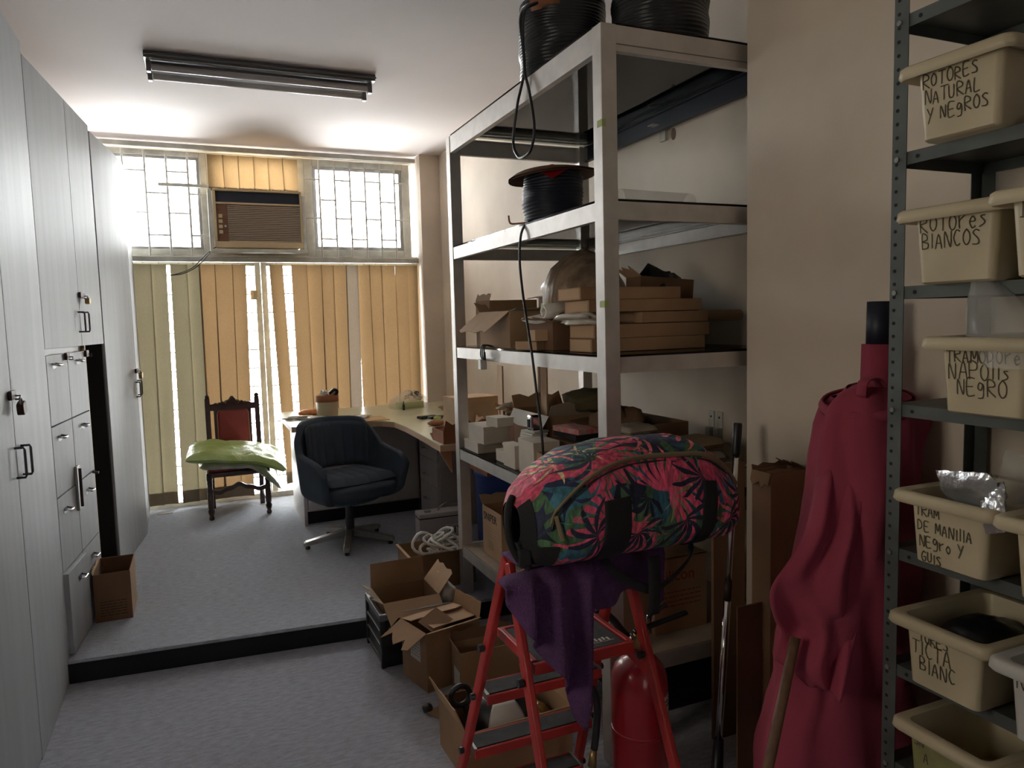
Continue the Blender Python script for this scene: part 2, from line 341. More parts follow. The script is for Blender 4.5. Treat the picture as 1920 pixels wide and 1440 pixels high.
        if smooth:
            for p in me.polygons: p.use_smooth = True
        if bevel:
            b = o.modifiers.new('edge', 'BEVEL'); b.width = bevel; b.segments = seg; b.limit_method = 'ANGLE'; b.angle_limit = .6
        if solid:
            q = o.modifiers.new('thickness', 'SOLIDIFY'); q.thickness = solid; q.offset = 0
        if sub:
            q = o.modifiers.new('smooth', 'SUBSURF'); q.levels = sub; q.render_levels = sub
        if smooth and (bevel or True):
            try: me.shade_auto_smooth
            except Exception: pass
        return o

def tag(o, label, cat, group=None):
    o['label'] = label; o['category'] = cat
    if group: o['group'] = group
    return o
def thing(name, label, cat, org, group=None):
    o = bpy.data.objects.new(name, None); COL.objects.link(o); o.location = org; o.empty_display_size = .05; ORG[o.name] = Vector(org)
    return tag(o, label, cat, group)
def struct(name, g, m, parent=None, **k):
    o = g.build(name, m, parent, **k)
    if parent is None: o['kind'] = 'structure'
    return o
def dup(o, parent=None):
    c = o.copy(); COL.objects.link(c); ORG[c.name] = ORG[o.name].copy()
    if parent is not None: c.parent = parent
    for ch in [q for q in bpy.data.objects if q.parent == o]: dup(ch, c)
    return c
def nz(x, y, z, sc=1.0):
    return mnoise.noise(Vector((x*sc, y*sc, z*sc)))
def lerp(a, b, t): return a+(b-a)*t
def pw(t, *kv):
    """piecewise linear through (t, value) pairs"""
    for (a, x), (b, y) in zip(kv[:-1], kv[1:]):
        if t <= b: return x+(y-x)*max(0, (t-a))/(b-a)
    return kv[-1][1]
def sm(pts, n=8):
    """catmull-rom smoothing of a polyline"""
    P = [Vector(p) for p in pts]; out = []
    for i in range(len(P)-1):
        a = P[max(0, i-1)]; b = P[i]; c = P[i+1]; d = P[min(len(P)-1, i+2)]
        for k in range(n):
            t = k/n; out.append(.5*((2*b)+(c-a)*t+(2*a-5*b+4*c-d)*t*t+(3*b-a-3*c+d)*t**3))
    out.append(P[-1]); return out

# ------------------------------------------------------------------ handwriting with a marker
GLY = {'R': [[(0, 0), (0, 1), (.45, .92), (.5, .65), (0, .5), (.6, 0)]], 'O': [[(.3, 1), (.05, .7), (.05, .25), (.3, 0), (.55, .25), (.55, .7), (.3, 1)]], 'T': [[(0, 1), (.7, 1)], [(.33, 1), (.3, 0)]],
 'E': [[(.55, 1), (0, .98), (0, 0), (.55, .02)], [(0, .5), (.42, .52)]], 'S': [[(.55, .9), (.3, 1), (.05, .8), (.5, .35), (.45, .05), (0, .05)]], 'N': [[(0, 0), (.05, 1), (.5, 0), (.58, 1)]],
 'A': [[(0, 0), (.3, 1), (.58, 0)], [(.1, .38), (.5, .38)]], 'U': [[(0, 1), (.02, .2), (.25, 0), (.5, .2), (.52, 1)]], 'L': [[(.05, 1), (0, 0), (.5, 0)]], 'Y': [[(0, 1), (.28, .5)], [(.6, 1), (.1, -.15)]],
 'G': [[(.55, .85), (.3, 1), (.03, .6), (.1, .1), (.5, .08), (.55, .45), (.3, .45)]], 'g': [[(.5, .7), (.2, .85), (.05, .5), (.3, .35), (.5, .7), (.5, -.1), (.1, -.2)]], 'B': [[(0, 0), (0, 1), (.4, .9), (.4, .6), (0, .5), (.5, .35), (.45, .05), (0, 0)]],
 'C': [[(.55, .9), (.25, 1), (.02, .5), (.25, 0), (.55, .1)]], 'M': [[(0, 0), (.05, 1), (.33, .3), (.6, 1), (.66, 0)]], 'D': [[(0, 0), (0, 1), (.5, .75), (.5, .25), (0, 0)]], 'I': [[(.1, 1), (.1, 0)]], 'l': [[(.1, 1.05), (.1, 0)]],
 'P': [[(0, 0), (0, 1), (.5, .9), (.48, .55), (0, .5)]], 'H': [[(0, 1), (0, 0)], [(.55, 1), (.55, 0)], [(0, .5), (.55, .5)]], 'V': [[(0, 1), (.3, 0), (.6, 1)]], 'e': [[(.05, .4), (.5, .45), (.3, .75), (.05, .4), (.25, 0), (.5, .1)]], 'r': [[(0, .7), (.05, 0), (.05, .45), (.45, .7)]], 'o': [[(.25, .7), (.02, .35), (.25, 0), (.48, .35), (.25, .7)]],
 's': [[(.4, .65), (.1, .6), (.4, .25), (0, .02)]], 'i': [[(.1, .65), (.1, 0)]], 'n': [[(0, .65), (0, 0), (.1, .55), (.4, .55), (.42, 0)]], 'a': [[(.45, .6), (.1, .6), (.05, .1), (.4, .15), (.45, .6), (.48, 0)]], 'c': [[(.42, .6), (.08, .5), (.08, .1), (.42, .08)]], ' ': []}
def write(g, text, o, right, up, h, w, jitter=.05, seed=1, slant=.0):
    rr = random.Random(seed); o = Vector(o); right = Vector(right).normalized(); up = Vector(up).normalized(); n = right.cross(up); x = 0
    for ch in text:
        yo = rr.uniform(-jitter, jitter)*h; sc = 1+rr.uniform(-jitter, jitter)*1.5
        for st in GLY.get(ch, []):
            P = [o+right*(x+(px*sc+py*slant)*h*.8)+up*(py*h*sc+yo) for px, py in st]
            P = sm(P, 4) if len(P) > 2 else P
            for a, b in zip(P[:-1], P[1:]):
                if (b-a).length < 1e-6: continue
                t = (b-a).normalized(); sd = t.cross(n).normalized()*w/2; a2 = a-t*w*.3; b2 = b+t*w*.3
                g.add([a2-sd, b2-sd, b2+sd, a2+sd], [(0, 1, 2, 3)])
        x += h*.8*(.82 if ch not in 'Iil' else .4) if ch != ' ' else h*.45
    return g
def print_text(name, text, m, parent, o, right, up, h, extr=.0004):
    cu = bpy.data.curves.new(name, 'FONT'); cu.body = text; cu.size = h; cu.extrude = extr
    tmp = bpy.data.objects.new(name, cu); COL.objects.link(tmp)
    dg = bpy.context.evaluated_depsgraph_get(); me = bpy.data.meshes.new_from_object(tmp.evaluated_get(dg)); bpy.data.objects.remove(tmp)
    right = Vector(right).normalized(); up = Vector(up); up = (up-right*up.dot(right)).normalized(); n = right.cross(up)
    mx = Matrix((right, up, n)).transposed().to_4x4(); mx.translation = Vector(o)-ORG[parent.name]
    me.transform(mx); me.materials.clear(); me.materials.append(M[m]); ob = bpy.data.objects.new(name, me); COL.objects.link(ob); ob.parent = parent; ORG[ob.name] = ORG[parent.name]
    return ob

# ------------------------------------------------------------------ room shell
ZP, ZC, XW, XC = 0.10, 3.03, 2.08, 1.80
struct('floor', G().bb(-1.4, 2.2, -2.7, 3.75, -.1, 0), 'carpet2')
g = G(); ed = [(-.75, 3.655), (.70, 3.52), (2.2, 3.40)]
sec = []
for x, y in ed: sec.append([(x, y+.012, 0.0), (x, y, .012), (x, y, .085), (x, y+.012, ZP), (x, 6.75, ZP), (x, 6.75, 0)])
g.loft(sec); pf = struct('floor_platform', g, 'carpet')
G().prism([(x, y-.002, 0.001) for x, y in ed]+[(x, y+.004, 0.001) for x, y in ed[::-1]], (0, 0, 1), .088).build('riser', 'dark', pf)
struct('ceiling', G().bb(-1.4, 2.3, -2.7, 6.9, ZC, ZC+.1), 'ceil')
struct('wall_right', G().bb(XW, XW+.12, 2.0, 6.9, 0, ZC), 'wall')
struct('wall_right_pillar', G().bb(XC, XW+.12, -2.7, 2.06, 0, ZC), 'wall')
struct('trim_1', G().bb(1.90, XW, 6.36, 6.72, ZP, ZC), 'wall')           # pier beside the window
g = G().bb(-1.4, -1.28, -2.7, .9, 0, ZC).bb(-1.4, -1.28, 1.7, 6.9, 0, ZC).bb(-1.4, -1.28, .9, 1.7, 0, 1.25).bb(-1.4, -1.28, .9, 1.7, 2.25, ZC); struct('wall_left', g, 'wall')
struct('wall_front', G().bb(-1.4, -.60, -2.7, -2.55, 0, ZC).bb(.38, 2.2, -2.7, -2.55, 0, ZC).bb(-.60, .38, -2.7, -2.55, 2.05, ZC), 'wall')
struct('unseen_fill_door', G().bb(-.60, .33, -2.66, -2.61, .0, 2.05), 'lam', bevel=.003)  # unseen door, added ajar so its gap gives fill from behind
g = G().bb(-1.4, -1.0, 6.62, 6.75, 0, ZC).bb(-1.0, 1.92, 6.62, 6.75, 2.975, ZC).bb(1.9, 2.2, 6.72, 6.85, 0, ZC); struct('wall_back', g, 'wall')
# upper and lower glazing
def window(name, x0, x1, z0, z1, fw, y=6.56, d=.05, inner=0):
    g = G().bb(x0, x0+fw, y, y+d, z0, z1).bb(x1-fw, x1, y, y+d, z0, z1).bb(x0+fw, x1-fw, y, y+d, z1-fw*.8, z1).bb(x0+fw, x1-fw, y, y+d, z0, z0+fw*.8)
    w = struct(name, g, 'winframe', org=((x0+x1)/2, y, z0), bevel=.004)
    struct('window_pane', G().bb(x0+fw-.005, x1-fw+.005, y+.022, y+.027, z0+fw*.7, z1-fw*.7), 'pane', w)
    if inner:
        a, b, c, e = x0+fw, x1-fw, z0+fw*.8, z1-fw*.8; q = inner
        struct('sash', G().bb(a, a+q, y+.012, y+.04, c, e).bb(b-q, b, y+.012, y+.04, c, e).bb(a+q, b-q, y+.012, y+.04, e-q, e).bb(a+q, b-q, y+.012, y+.04, c, c+q), 'steel', w)
    return w
window('window_1', -1.0, .16, 2.15, 2.975, .055, inner=.022)
window('window_2', .93, 1.86, 2.15, 2.975, .07, inner=.03)
w = window('window_3', -1.0, .535, ZP, 2.10, .045)
w2 = window('window_4', .54, 1.90, ZP, 2.10, .045)
g = G().bb(.16, .93, 6.56, 6.61, 2.90, 2.975).bb(.16, .22, 6.56, 6.61, 2.15, 2.9).bb(.87, .93, 6.56, 6.61, 2.15, 2.9).bb(.22, .87, 6.56, 6.60, 2.15, 2.20); struct('trim_2', g, 'winframe')
struct('trim_3', G().bb(-1.0, 1.90, 6.53, 6.62, 2.10, 2.15), 'winframe', bevel=.004)
struct('trim_4', G().bb(-.5, 1.3, 6.50, 6.62, ZP, ZP+.035), 'winframe')       # threshold
t = thing('door_latch', 'small beige latch box on the glazed door between the blinds', 'latch', (.465, 6.55, 1.82)); G().bb(.445, .505, 6.535, 6.565, 1.78, 1.86).build('case', 'plast_beige', t, bevel=.006); G().bb(.47, .48, 6.52, 6.536, 1.80, 1.84).build('lever', 'steel', t)
g = G().bb(-1.36, -1.31, .9, .94, 1.25, 2.25).bb(-1.36, -1.31, 1.66, 1.7, 1.25, 2.25).bb(-1.36, -1.31, .94, 1.66, 1.25, 1.29).bb(-1.36, -1.31, .94, 1.66, 2.21, 2.25)
w5 = struct('unseen_fill_window', g, 'winframe', org=(-1.33, 1.3, 1.25)); struct('window_pane', G().bb(-1.337, -1.333, .93, 1.67, 1.28, 2.22), 'fillpane', w5)  # unseen window added as fill light from the left
# exterior facade across the street
struct('exterior_wall', G().bb(-4, .6, 14, 14.3, 4.6, 9), 'exterior')
# ------------------------------------------------------------------ security grilles
def grille(name, label, x0, n, dx, z0, z1, hor, xl, xr, org):
    t = thing(name, label, 'window grille', org, 'white security grilles')
    for i in range(n):
        x = x0+i*dx; G().tube([(x, 6.515, z0), (x, 6.515, z1)], .0092, 6).build('bar', 'grille', t)
    xs = [xl]+[x0+i*dx for i in range(n)]+[xr]
    for i in range(len(xs)-1):
        for z in hor[i % 2]: G().tube([(xs[i], 6.515, z), (xs[i+1], 6.515, z)], .0075, 6).build('crossbar', 'grille', t)
    return t
grille('security_grille', 'white barred security grille over the window left of the air conditioner', -.60, 5, .155, 2.13, 2.96, ((2.80, 2.475), (2.63, 2.30)), -.75, .17, (-.2, 6.515, 2.13))
grille('security_grille', 'white barred security grille over the window right of the air conditioner', 1.05, 6, .1315, 2.13, 2.96, ((2.796, 2.471), (2.625, 2.295)), .92, 1.84, (1.4, 6.515, 2.13))
g = G()
for k in range(12): g.tube([(-.95, 6.60, .26+k*.157), (1.88, 6.60, .26+k*.157)], .0075, 6)
tag(g.build('door_grille', 'grille', org=(.5, 6.6, .2)), 'thin horizontal bars behind the tall vertical blinds', 'window grille')
# ------------------------------------------------------------------ vertical blinds
def vane(parent, xt, xb, w, z1, z0, tw, m, y=6.47, hem=.10, seed=0):
    rr = random.Random(seed); ph = rr.uniform(0, 6)
    def fn(u, v):
        z = lerp(z0, z1, v); c = lerp(xb, xt, v); a = tw+.10*math.sin(v*2.6+ph); q = (u-.5)*w
        return (c+q*math.cos(a), y+q*math.sin(a)+.012*(1-(2*u-1)**2), z)
    o = G().grid(5, 14, fn).build('vane', m, parent, smooth=True)
    if hem:
        def fh(u, v):
            p = fn(u, v*hem/(z1-z0)); return (p[0], p[1]-.004, p[2]-.001)
        G().grid(5, 3, fh).build('hem', 'blindhem', o, smooth=True)
    return o
t = thing('vertical_blind', 'tall cream vertical blind hanging to the floor across the glazed doors', 'blind', (.7, 6.47, ZP))
G().bb(-.62, 1.885, 6.43, 6.50, 2.085, 2.128).build('headrail', 'winframe', t, bevel=.006)
# (centre at top, centre at bottom, width, twist, material)
VAN = [(-.350, -.372, .128, .12), (-.236, -.262, .118, -.25), (-.090, -.108, .128, .18), (.018, .005, .112, -.35), (.118, .105, .126, .22), (.245, .215, .140, .1), (.362, .330, .108, -.3),
       (.655, .700, .112, .25), (.842, .850, .132, .1), (.968, .962, .124, -.2), (1.078, 1.06, .116, .3), (1.185, 1.165, .118, -.15), (1.288, 1.268, .110, .2), (1.390, 1.395, .112, -.3), (1.496, 1.500, .120, .15), (1.610, 1.615, .124, -.2), (1.728, 1.722, .118, .2), (1.832, 1.820, .092, -.1), (-.47, -.49, .12, -.2)]
for i, (a, b, wd, tw) in enumerate(VAN):
    v_ = vane(t, a, b, wd, 2.068, .135 if a < .5 else .20, tw, 'blindgrey' if i == 12 else ('blindolive' if i in (0, 1, 2, 3, 18) else 'blind'), seed=i, y=6.47+(.006 if i % 2 else -.006))
    G().tube([(a, 6.47, 2.066), (a, 6.47, 2.09)], .004, 6).build('carrier', 'winframe', v_)
t = thing('vertical_blind', 'short tan vertical blind hanging above the air conditioner', 'blind', (.5, 6.47, 2.7))
G().bb(-.70, 1.885, 6.43, 6.50, 2.965, 3.005).build('headrail', 'winframe', t, bevel=.008)
for i in range(6):
    x = .228+i*.116; vane(t, x, x, .122, 2.945, 2.658, (.14 if i % 2 else .05), 'blindtop', seed=40+i, hem=.03)
    if i: G().tube(sm([(x-.085, 6.455, 2.69), (x-.058, 6.44, 2.668), (x-.03, 6.455, 2.69)], 4), .0018, 5).build('bead_chain', 'grille', t)
# ------------------------------------------------------------------ window air conditioner
t = thing('air_conditioner', 'brown louvred window air conditioner between the two barred windows', 'air conditioner', (.53, 6.35, 2.15))
x0, x1, y, z0, z1 = .190, .872, 6.33, 2.190, 2.655
G().bb(x0+.02, x1-.02, y+.03, 7.0, z0+.01, z1-.01).build('case', 'plast_beige', t)
G().bb(x0, x1, y, y+.03, z1-.018, z1).bb(x0, x1, y, y+.03, z0, z0+.05).bb(x0, x0+.018, y, y+.03, z0+.05, z1-.018).bb(x1-.018, x1, y, y+.03, z0+.05, z1-.018).build('bezel', 'plast_beige', t, bevel=.005)
G().bb(x0+.018, x1-.018, y+.022, y+.03, 2.545, z1-.018).build('vent', 'navy', t)
G().bb(x0+.018, x1-.018, y+.004, y+.03, 2.535, 2.549).build('divider', 'plast_beige', t)
cp = G().bb(x0+.018, .292, y+.012, y+.03, z0+.05, 2.535).build('control_panel', 'wood_panel', t)
for k in range(4): G().bb(.222, .252, y+.004, y+.014, 2.30+k*.042, 2.328+k*.042).build('button', 'plast_beige', cp, bevel=.002)
G().lathe([(.009, 0), (.009, .012)], (.272, y+.004, 2.36), 12, 'y').build('switch', 'chrome', cp)
G().bb(.292, x1-.018, y+.026, y+.03, z0+.05, 2.535).build('grille_backing', 'carddark', t)
g = G()
for k in range(20): zz = z0+.058+k*.0145; g.obox(((.292+x1-.018)/2, y+.016, zz), (x1-.018-.292, .016, .0055), (.45, 0, 0))
g.build('louvre', 'grillbrown', t)
g = G().bb(.150, .895, 6.30, 6.40, 2.150, 2.178).bb(.150, .18, 6.33, 6.40, 2.178, 2.65).bb(.872, .895, 6.33, 6.42, 2.178, 2.62).build('mounting_frame', 'winframe', t, bevel=.004)
for k, (dx, n) in enumerate(((0, 'a'), (.02, 'b'))):
    p = sm([(.20, 6.34, 2.20), (.16, 6.33, 2.17), (.10+dx, 6.36, 2.12), (.02+dx, 6.38, 2.04), (-.06, 6.40, 2.00-dx*.6), (-.15, 6.41, 1.975)], 6); G().tube(p, .0035, 6).build('cord', 'blackcable', t)
o = G().obox((-.01, 6.50, 2.695), (.38, .02, .026)).build('metal_bar', 'winframe', org=(0, 6.50, 2.68)); tag(o, 'grey flat metal bar fixed across the left barred window', 'bar')

# ------------------------------------------------------------------ fluorescent lamp on the ceiling
t = thing('fluorescent_lamp', 'unlit grey twin tube fluorescent lamp on the ceiling', 'ceiling lamp', (.45, 4.6, ZC))
L0, L1 = -.168, 1.075
G().bb(L0, L1, 4.445, 4.495, ZC-.035, ZC).build('spine', 'lampgrey', t)
G().prism([(L0, 4.42, ZC-.030), (L0, 4.47, ZC-.015), (L0, 4.70, ZC-.015), (L0, 4.75, ZC-.030), (L0, 4.75, ZC-.022), (L0, 4.70, ZC), (L0, 4.47, ZC), (L0, 4.42, ZC-.02)], (1, 0, 0), L1-L0).build('reflector', 'lampgrey', t)
for k, yy in enumerate((4.52, 4.68)):
    tb = G().tube([(L0+.035, yy, ZC-.062), (L1-.035, yy, ZC-.062)], .017, 16).build('tube', 'lamptube', t, smooth=True)
    for xx in (L0+.02, L1-.02): G().bb(xx-.012, xx+.012, yy-.02, yy+.02, ZC-.088, ZC-.012).build('lampholder', 'lampgrey', tb, bevel=.003)
G().bb(L0+.02, L1-.02, 4.57, 4.63, ZC-.05, ZC-.012).build('ballast_cover', 'lampgrey', t, bevel=.006)

# ------------------------------------------------------------------ built-in cupboards along the left wall
A1, A2, A3, A4 = Vector((-.6, 3.70)), Vector((-.49, 4.87)), Vector((-.390, 5.66)), Vector((-.412, 6.42))
A0 = Vector((-.6, 1.9))
def face_frame(P, Q):
    d = (Q-P).normalized(); n = Vector((d.y, -d.x)); L = (Q-P).length
    def at(s, o, z): p = P+d*s+n*o; return (p.x, p.y, z)
    return at, L
def panel(at, s0, s1, z0, z1, th=.018, out=0.0):
    q = [at(s0, out, z0), at(s1, out, z0), at(s1, out, z1), at(s0, out, z1)]; b = [at(s0, out-th, z0), at(s1, out-th, z0), at(s1, out-th, z1), at(s0, out-th, z1)]
    return G().add(q+b, [(0, 1, 2, 3), (7, 6, 5, 4), (0, 4, 5, 1), (1, 5, 6, 2), (2, 6, 7, 3), (3, 7, 4, 0)])
def d_handle(at, s, z, h, parent, out=.03, r=.0045):
    p = [at(s, 0, z-h/2), at(s, out*.9, z-h/2), at(s, out, z-h/2+.008), at(s, out, z+h/2-.008), at(s, out*.9, z+h/2), at(s, 0, z+h/2)]
    return G().tube(p, r, 8).build('handle', 'handle', parent, smooth=True)
def drop_handle(at, s, z, parent, w=.055):
    p = [at(s-w/2, 0, z+.012), at(s-w/2, .026, z+.006), at(s+w/2, .026, z+.006), at(s+w/2, 0, z+.012)]
    h = G().tube(p, .005, 8).build('handle', 'chrome', parent, smooth=True)
    G().add([at(s-w/2, .001, z-.010), at(s+w/2, .001, z-.010), at(s+w/2, .001, z+.018), at(s-w/2, .001, z+.018)], [(0, 1, 2, 3)]).build('backplate', 'handle', h)
def hasp(at, s, z, parent, w=.05, h=.022, m='rust'):
    o = panel(at, s-w/2, s+w/2, z-h/2, z+h/2, .012, .014).build('hasp', m, parent, bevel=.003)
    G().tube([at(s+w*.25, .012, z-.004), at(s+w*.25, .028, z-.004), at(s+w*.25, .028, z-.016), at(s+w*.25, .012, z-.016)], .003, 6).build('staple', m, o)
def padlock(at, s, z, sc, label, tilt=.3, m='rust'):
    p = at(s, .028, z); t = thing('padlock', label, 'padlock', p); v = Vector(p)
    d = Vector(at(1, 0, 0))-Vector(at(0, 0, 0)); n = Vector(at(0, 1, 0))-Vector(at(0, 0, 0)); up = Vector((0, 0, 1))
    dd = (d*math.cos(tilt)+up*math.sin(tilt)); uu = (up*math.cos(tilt)-d*math.sin(tilt))
    g = G(); poly = []
    for a in range(16):
        an = 2*PI*a/16; poly.append(v+dd*(math.copysign(abs(math.cos(an))**.5, math.cos(an))*.5*sc)+uu*(math.copysign(abs(math.sin(an))**.5, math.sin(an))*.42*sc-.55*sc)-n*.011)
    g.prism(poly, n, .022).build('body', m, t, bevel=.002)
    P = [v+dd*(math.cos(a)*.3*sc)+uu*(math.sin(a)*.42*sc-.2*sc) for a in [PI*k/10 for k in range(11)]]
    G().tube(P, .06*sc, 8).build('shackle', 'steel', t, smooth=True)
    return t
ZT = 2.76
# near cupboard
at, L = face_frame(A0, A1)
t = thing('wardrobe', 'tall grey laminate cupboard nearest the camera, its two doors reaching the lower floor', 'cupboard', (-.62, 3.0, 0))
G().bb(-1.25, -.62, 1.9, 3.699, 0.02, ZT-.01).build('carcass', 'lamedge', t)
sp = 3.02-1.9
d1 = panel(at, .02, sp-.003, .012, ZT).build('door', 'lam', t, bevel=.002); d2 = panel(at, sp+.003, L-.002, .0, ZT).build('door', 'lam', t, bevel=.002)
d_handle(at, sp-.025, 1.10, .105, d1); d_handle(at, sp+.075, 1.095, .105, d2)
hasp(at, sp-.03, 1.338, d2, .075, .032)
padlock(at, sp-.012, 1.318, .052, 'bronze padlock on the cupboard door nearest the camera', .25)
# middle cupboard: two doors over a block of drawers and a dark recess
at, L = face_frame(A1, A2)
t = thing('wardrobe', 'grey laminate cupboard with two doors above drawers and a dark open recess', 'cupboard', (-.6, 4.3, ZP))
def carc(P, Q, z0, z1, s0, s1, back=.55, ins=.022):
    a, _ = face_frame(P, Q); q = [a(s0, -ins, z0), a(s1, -ins, z0), a(s1, -back, z0), a(s0, -back, z0)]; return G().prism(q, (0, 0, 1), z1-z0)
carc(A1, A2, 1.50, ZT-.05, .006, L-.012).build('carcass', 'lamedge', t)
ZT2 = 2.715
d1 = panel(at, .004, .652, 1.478, ZT2).build('door', 'lam', t, bevel=.002); d2 = panel(at, .657, L-.020, 1.478, ZT2).build('door', 'lam', t, bevel=.002)
d_handle(at, .615, 1.60, .10, d1); d_handle(at, .705, 1.60, .10, d2)
hasp(at, .690, 1.738, d2, .10, .03)
padlock(at, .715, 1.728, .036, 'small brass padlock on the upper doors of the drawer cupboard', 0, 'brass')
carc(A1, A2, ZP, 1.478, .006, .705).build('drawer_carcass', 'lamedge', t)
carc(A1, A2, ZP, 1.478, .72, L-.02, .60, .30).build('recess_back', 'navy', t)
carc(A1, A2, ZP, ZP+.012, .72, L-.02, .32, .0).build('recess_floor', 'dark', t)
panel(at, .706, .722, ZP, 1.478, .30, -.002).build('side_panel', 'plast_beige', t)
panel(at, .735, .93, ZP+.02, 1.47, .006, -.16).build('glass_door', 'shelfglass', t)
panel(at, .93, .96, ZP+.015, 1.475, .03, -.15).build('glass_frame', 'dark', t)
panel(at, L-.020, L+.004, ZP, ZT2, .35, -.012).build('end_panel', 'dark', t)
zs = [1.452, 1.137, .818, .480, .105]
for c, (s0, s1) in enumerate(((.006, .346), (.352, .704))):
    for k in range(4):
        out = .020 if (c == 0 and k == 3) else 0.0
        dr = panel(at, s0, s1, zs[k+1]+.003, zs[k]-.003, .018 if not out else .05, out).build('drawer', 'lam', t, bevel=.002)
        at2 = (lambda s, o, z, _o=out: at(s, o+_o, z))
        drop_handle(at2, (.12 if c == 0 else .535) + (.07 if out else 0), [1.398, 1.072, .738, .398][k], dr)
for s in (.315, .695): hasp(at, s, 1.436, t, .055, .034, 'rust')
b = panel(at, .315, .372, .69, .905, .012, .012).build('bolt', 'steel', t, bevel=.002)
G().tube([at(.322, .022, .71), at(.322, .022, .895)], .007, 8).build('rod', 'rust', b)
G().tube([at(.66, 0, .815), at(.66, .03, .81)], .007, 8).build('knob', 'handle', t)
# far cupboard
at, L = face_frame(A2, A3)
t = thing('wardrobe', 'tall grey laminate cupboard standing beside the window blinds', 'cupboard', (-.45, 5.3, ZP))
carc(A2, A3, ZP+.03, ZT2-.02, .02, L-.02, .6).build('carcass', 'lamedge', t)
d1 = panel(at, .006, L-.003, ZP+.018, 2.69).build('door', 'lam', t, bevel=.002)
at_b, Lb = face_frame(A3, A4)
d2 = panel(at_b, .006, Lb, ZP+.02, 2.69).build('door', 'lam', t, bevel=.002)
q = [at_b(.02, -.03, ZP+.03), at_b(Lb, -.03, ZP+.03), at_b(Lb, -.5, ZP+.03), at_b(.02, -.5, ZP+.03)]
G().prism(q, (0, 0, 1), 2.58).build('carcass', 'lamedge', t)
d_handle(at, L-.045, 1.145, .10, d1, .028); d_handle(at_b, .06, 1.15, .10, d2, .028)
hasp(at, L-.02, 1.272, d1, .07, .03)
padlock(at, L-.005, 1.262, .048, 'brass padlock on the cupboard beside the window blinds', .35, 'brass')
o = G().obox((-.30, 6.30, ZP+.004), (.10, .035, .006), (0, 0, .25)).build('paper_strip', 'paper', org=(-.30, 6.30, ZP)); tag(o, 'white paper strip on the carpet by the blinds', 'paper')

# ------------------------------------------------------------------ cartons
def place(o, loc, rz=0, rx=0, ry=0): o.location = loc; o.rotation_euler = (rx, ry, rz); return o
def carton(name, label, loc, size, rz=0, m='card', flaps=(), th=.004, open_top=True, cat='box', group=None, mf=None, rx=0, ry=0, inner='carddark'):
    a, b, h = size[0]/2, size[1]/2, size[2]
    g = G().bb(-a, a, -b, b, 0, th).bb(-a, a, -b, -b+th, th, h).bb(-a, a, b-th, b, th, h).bb(-a, -a+th, -b+th, b-th, th, h).bb(a-th, a, -b+th, b-th, th, h)
    if not open_top: g.bb(-a, a, -b, b, h-th, h+.001)
    o = g.build(name, m, org=(0, 0, 0)); tag(o, label, cat, group)
    for fl in flaps:
        side, ang, ln = fl[:3]; mm = fl[3] if len(fl) > 3 else (mf or m); cut = fl[4] if len(fl) > 4 else 0
        A = math.radians(ang); n = {'+x': (1, 0), '-x': (-1, 0), '+y': (0, 1), '-y': (0, -1)}[side]
        n = Vector((n[0], n[1], 0)); t = Vector((-n.y, n.x, 0)); ext = a if n.x else b; wid = b if n.x else a
        base = n*ext+Vector((0, 0, h)); d = n*math.sin(A)+Vector((0, 0, math.cos(A)))
        k = 7; top = []
        for i in range(k):
            u = -1+2*i/(k-1); top.append(base+t*(wid*u*(1-.03))+d*ln*(1-cut*(.5+.5*math.sin(i*2.3+ang))))
        poly = [base-t*wid, base+t*wid]+top[::-1]
        nn = d.cross(t).normalized(); G().prism([p-nn*.0015 for p in poly], nn, .003).build('flap', mm, o)
    return place(o, loc, rz, rx, ry)
def lines_on(g, o, right, up, w, h, n, lw=.0025, seed=0):
    """rows of small printed dashes"""
    rr = random.Random(seed); o = Vector(o); r = Vector(right).normalized(); u = Vector(up).normalized()
    for i in range(n):
        x = 0
        while x < w:
            d = rr.uniform(.008, .03); d = min(d, w-x); q = o+r*x-u*(i*h/n)
            g.add([q, q+r*d, q+r*d+u*lw, q+u*lw], [(0, 1, 2, 3)]); x += d+rr.uniform(.003, .006)
    return g

# carton beside the drawers
o = carton('cardboard_box', 'small open brown carton on the platform against the drawers', (-.455, 4.225, ZP), (.165, .30, .245), .0, 'carddark', (('+x', 3, .004, 'card'), ('-x', 20, .02, 'cardlight', .5)))
g = G().bb(.0825, .0832, -.15, .15, .0, .245); g.build('side_panel', 'card', o)
lines_on(G(), (-.06, -.1506, .10), (1, 0, 0), (0, 0, 1), .12, .085, 6, .003, 3).build('print', 'dark', o)
lines_on(G(), (.0836, -.10, .20), (0, 1, 0), (0, 0, 1), .19, .15, 5, .008, 4).build('print', 'inkfaint', o)

# ------------------------------------------------------------------ carved red chair with two wrapped packages
t = thing('dining_chair', 'carved dark wood chair with red leather back beside the tall blind', 'chair', (.243, 6.1, ZP))
def turned(x, y, ztop, m='mahog'):
    z = ZP; pr = [(.012, 0), (.018, .004), (.020, .02), (.014, .032), (.021, .05), (.024, .07), (.017, .088), (.022, .097), (.022, .20), (.019, .212), (.023, .222), (.017, .25), (.022, .285), (.018, .295), (.023, .31), (.023, ztop-z)]
    return G().lathe([(r, z+h) for r, h in pr], (x, y, 0), 14)
for x in (.035, .450): turned(x, 5.905, .455).build('leg', 'mahog', t, smooth=True)
for x in (.055, .432):
    g = G().bar((x, 6.30, ZP), (x, 6.29, .45), .036, .036, (0, 1, 0)).bar((x, 6.29, .45), (x, 6.36, .985), .038, .034, (0, 1, 0)); g.lathe([(.016, .985), (.02, .995), (.014, 1.008), (.004, 1.014)], (x, 6.362, 0), 12)
    g.build('back_post', 'mahog', t, bevel=.003)
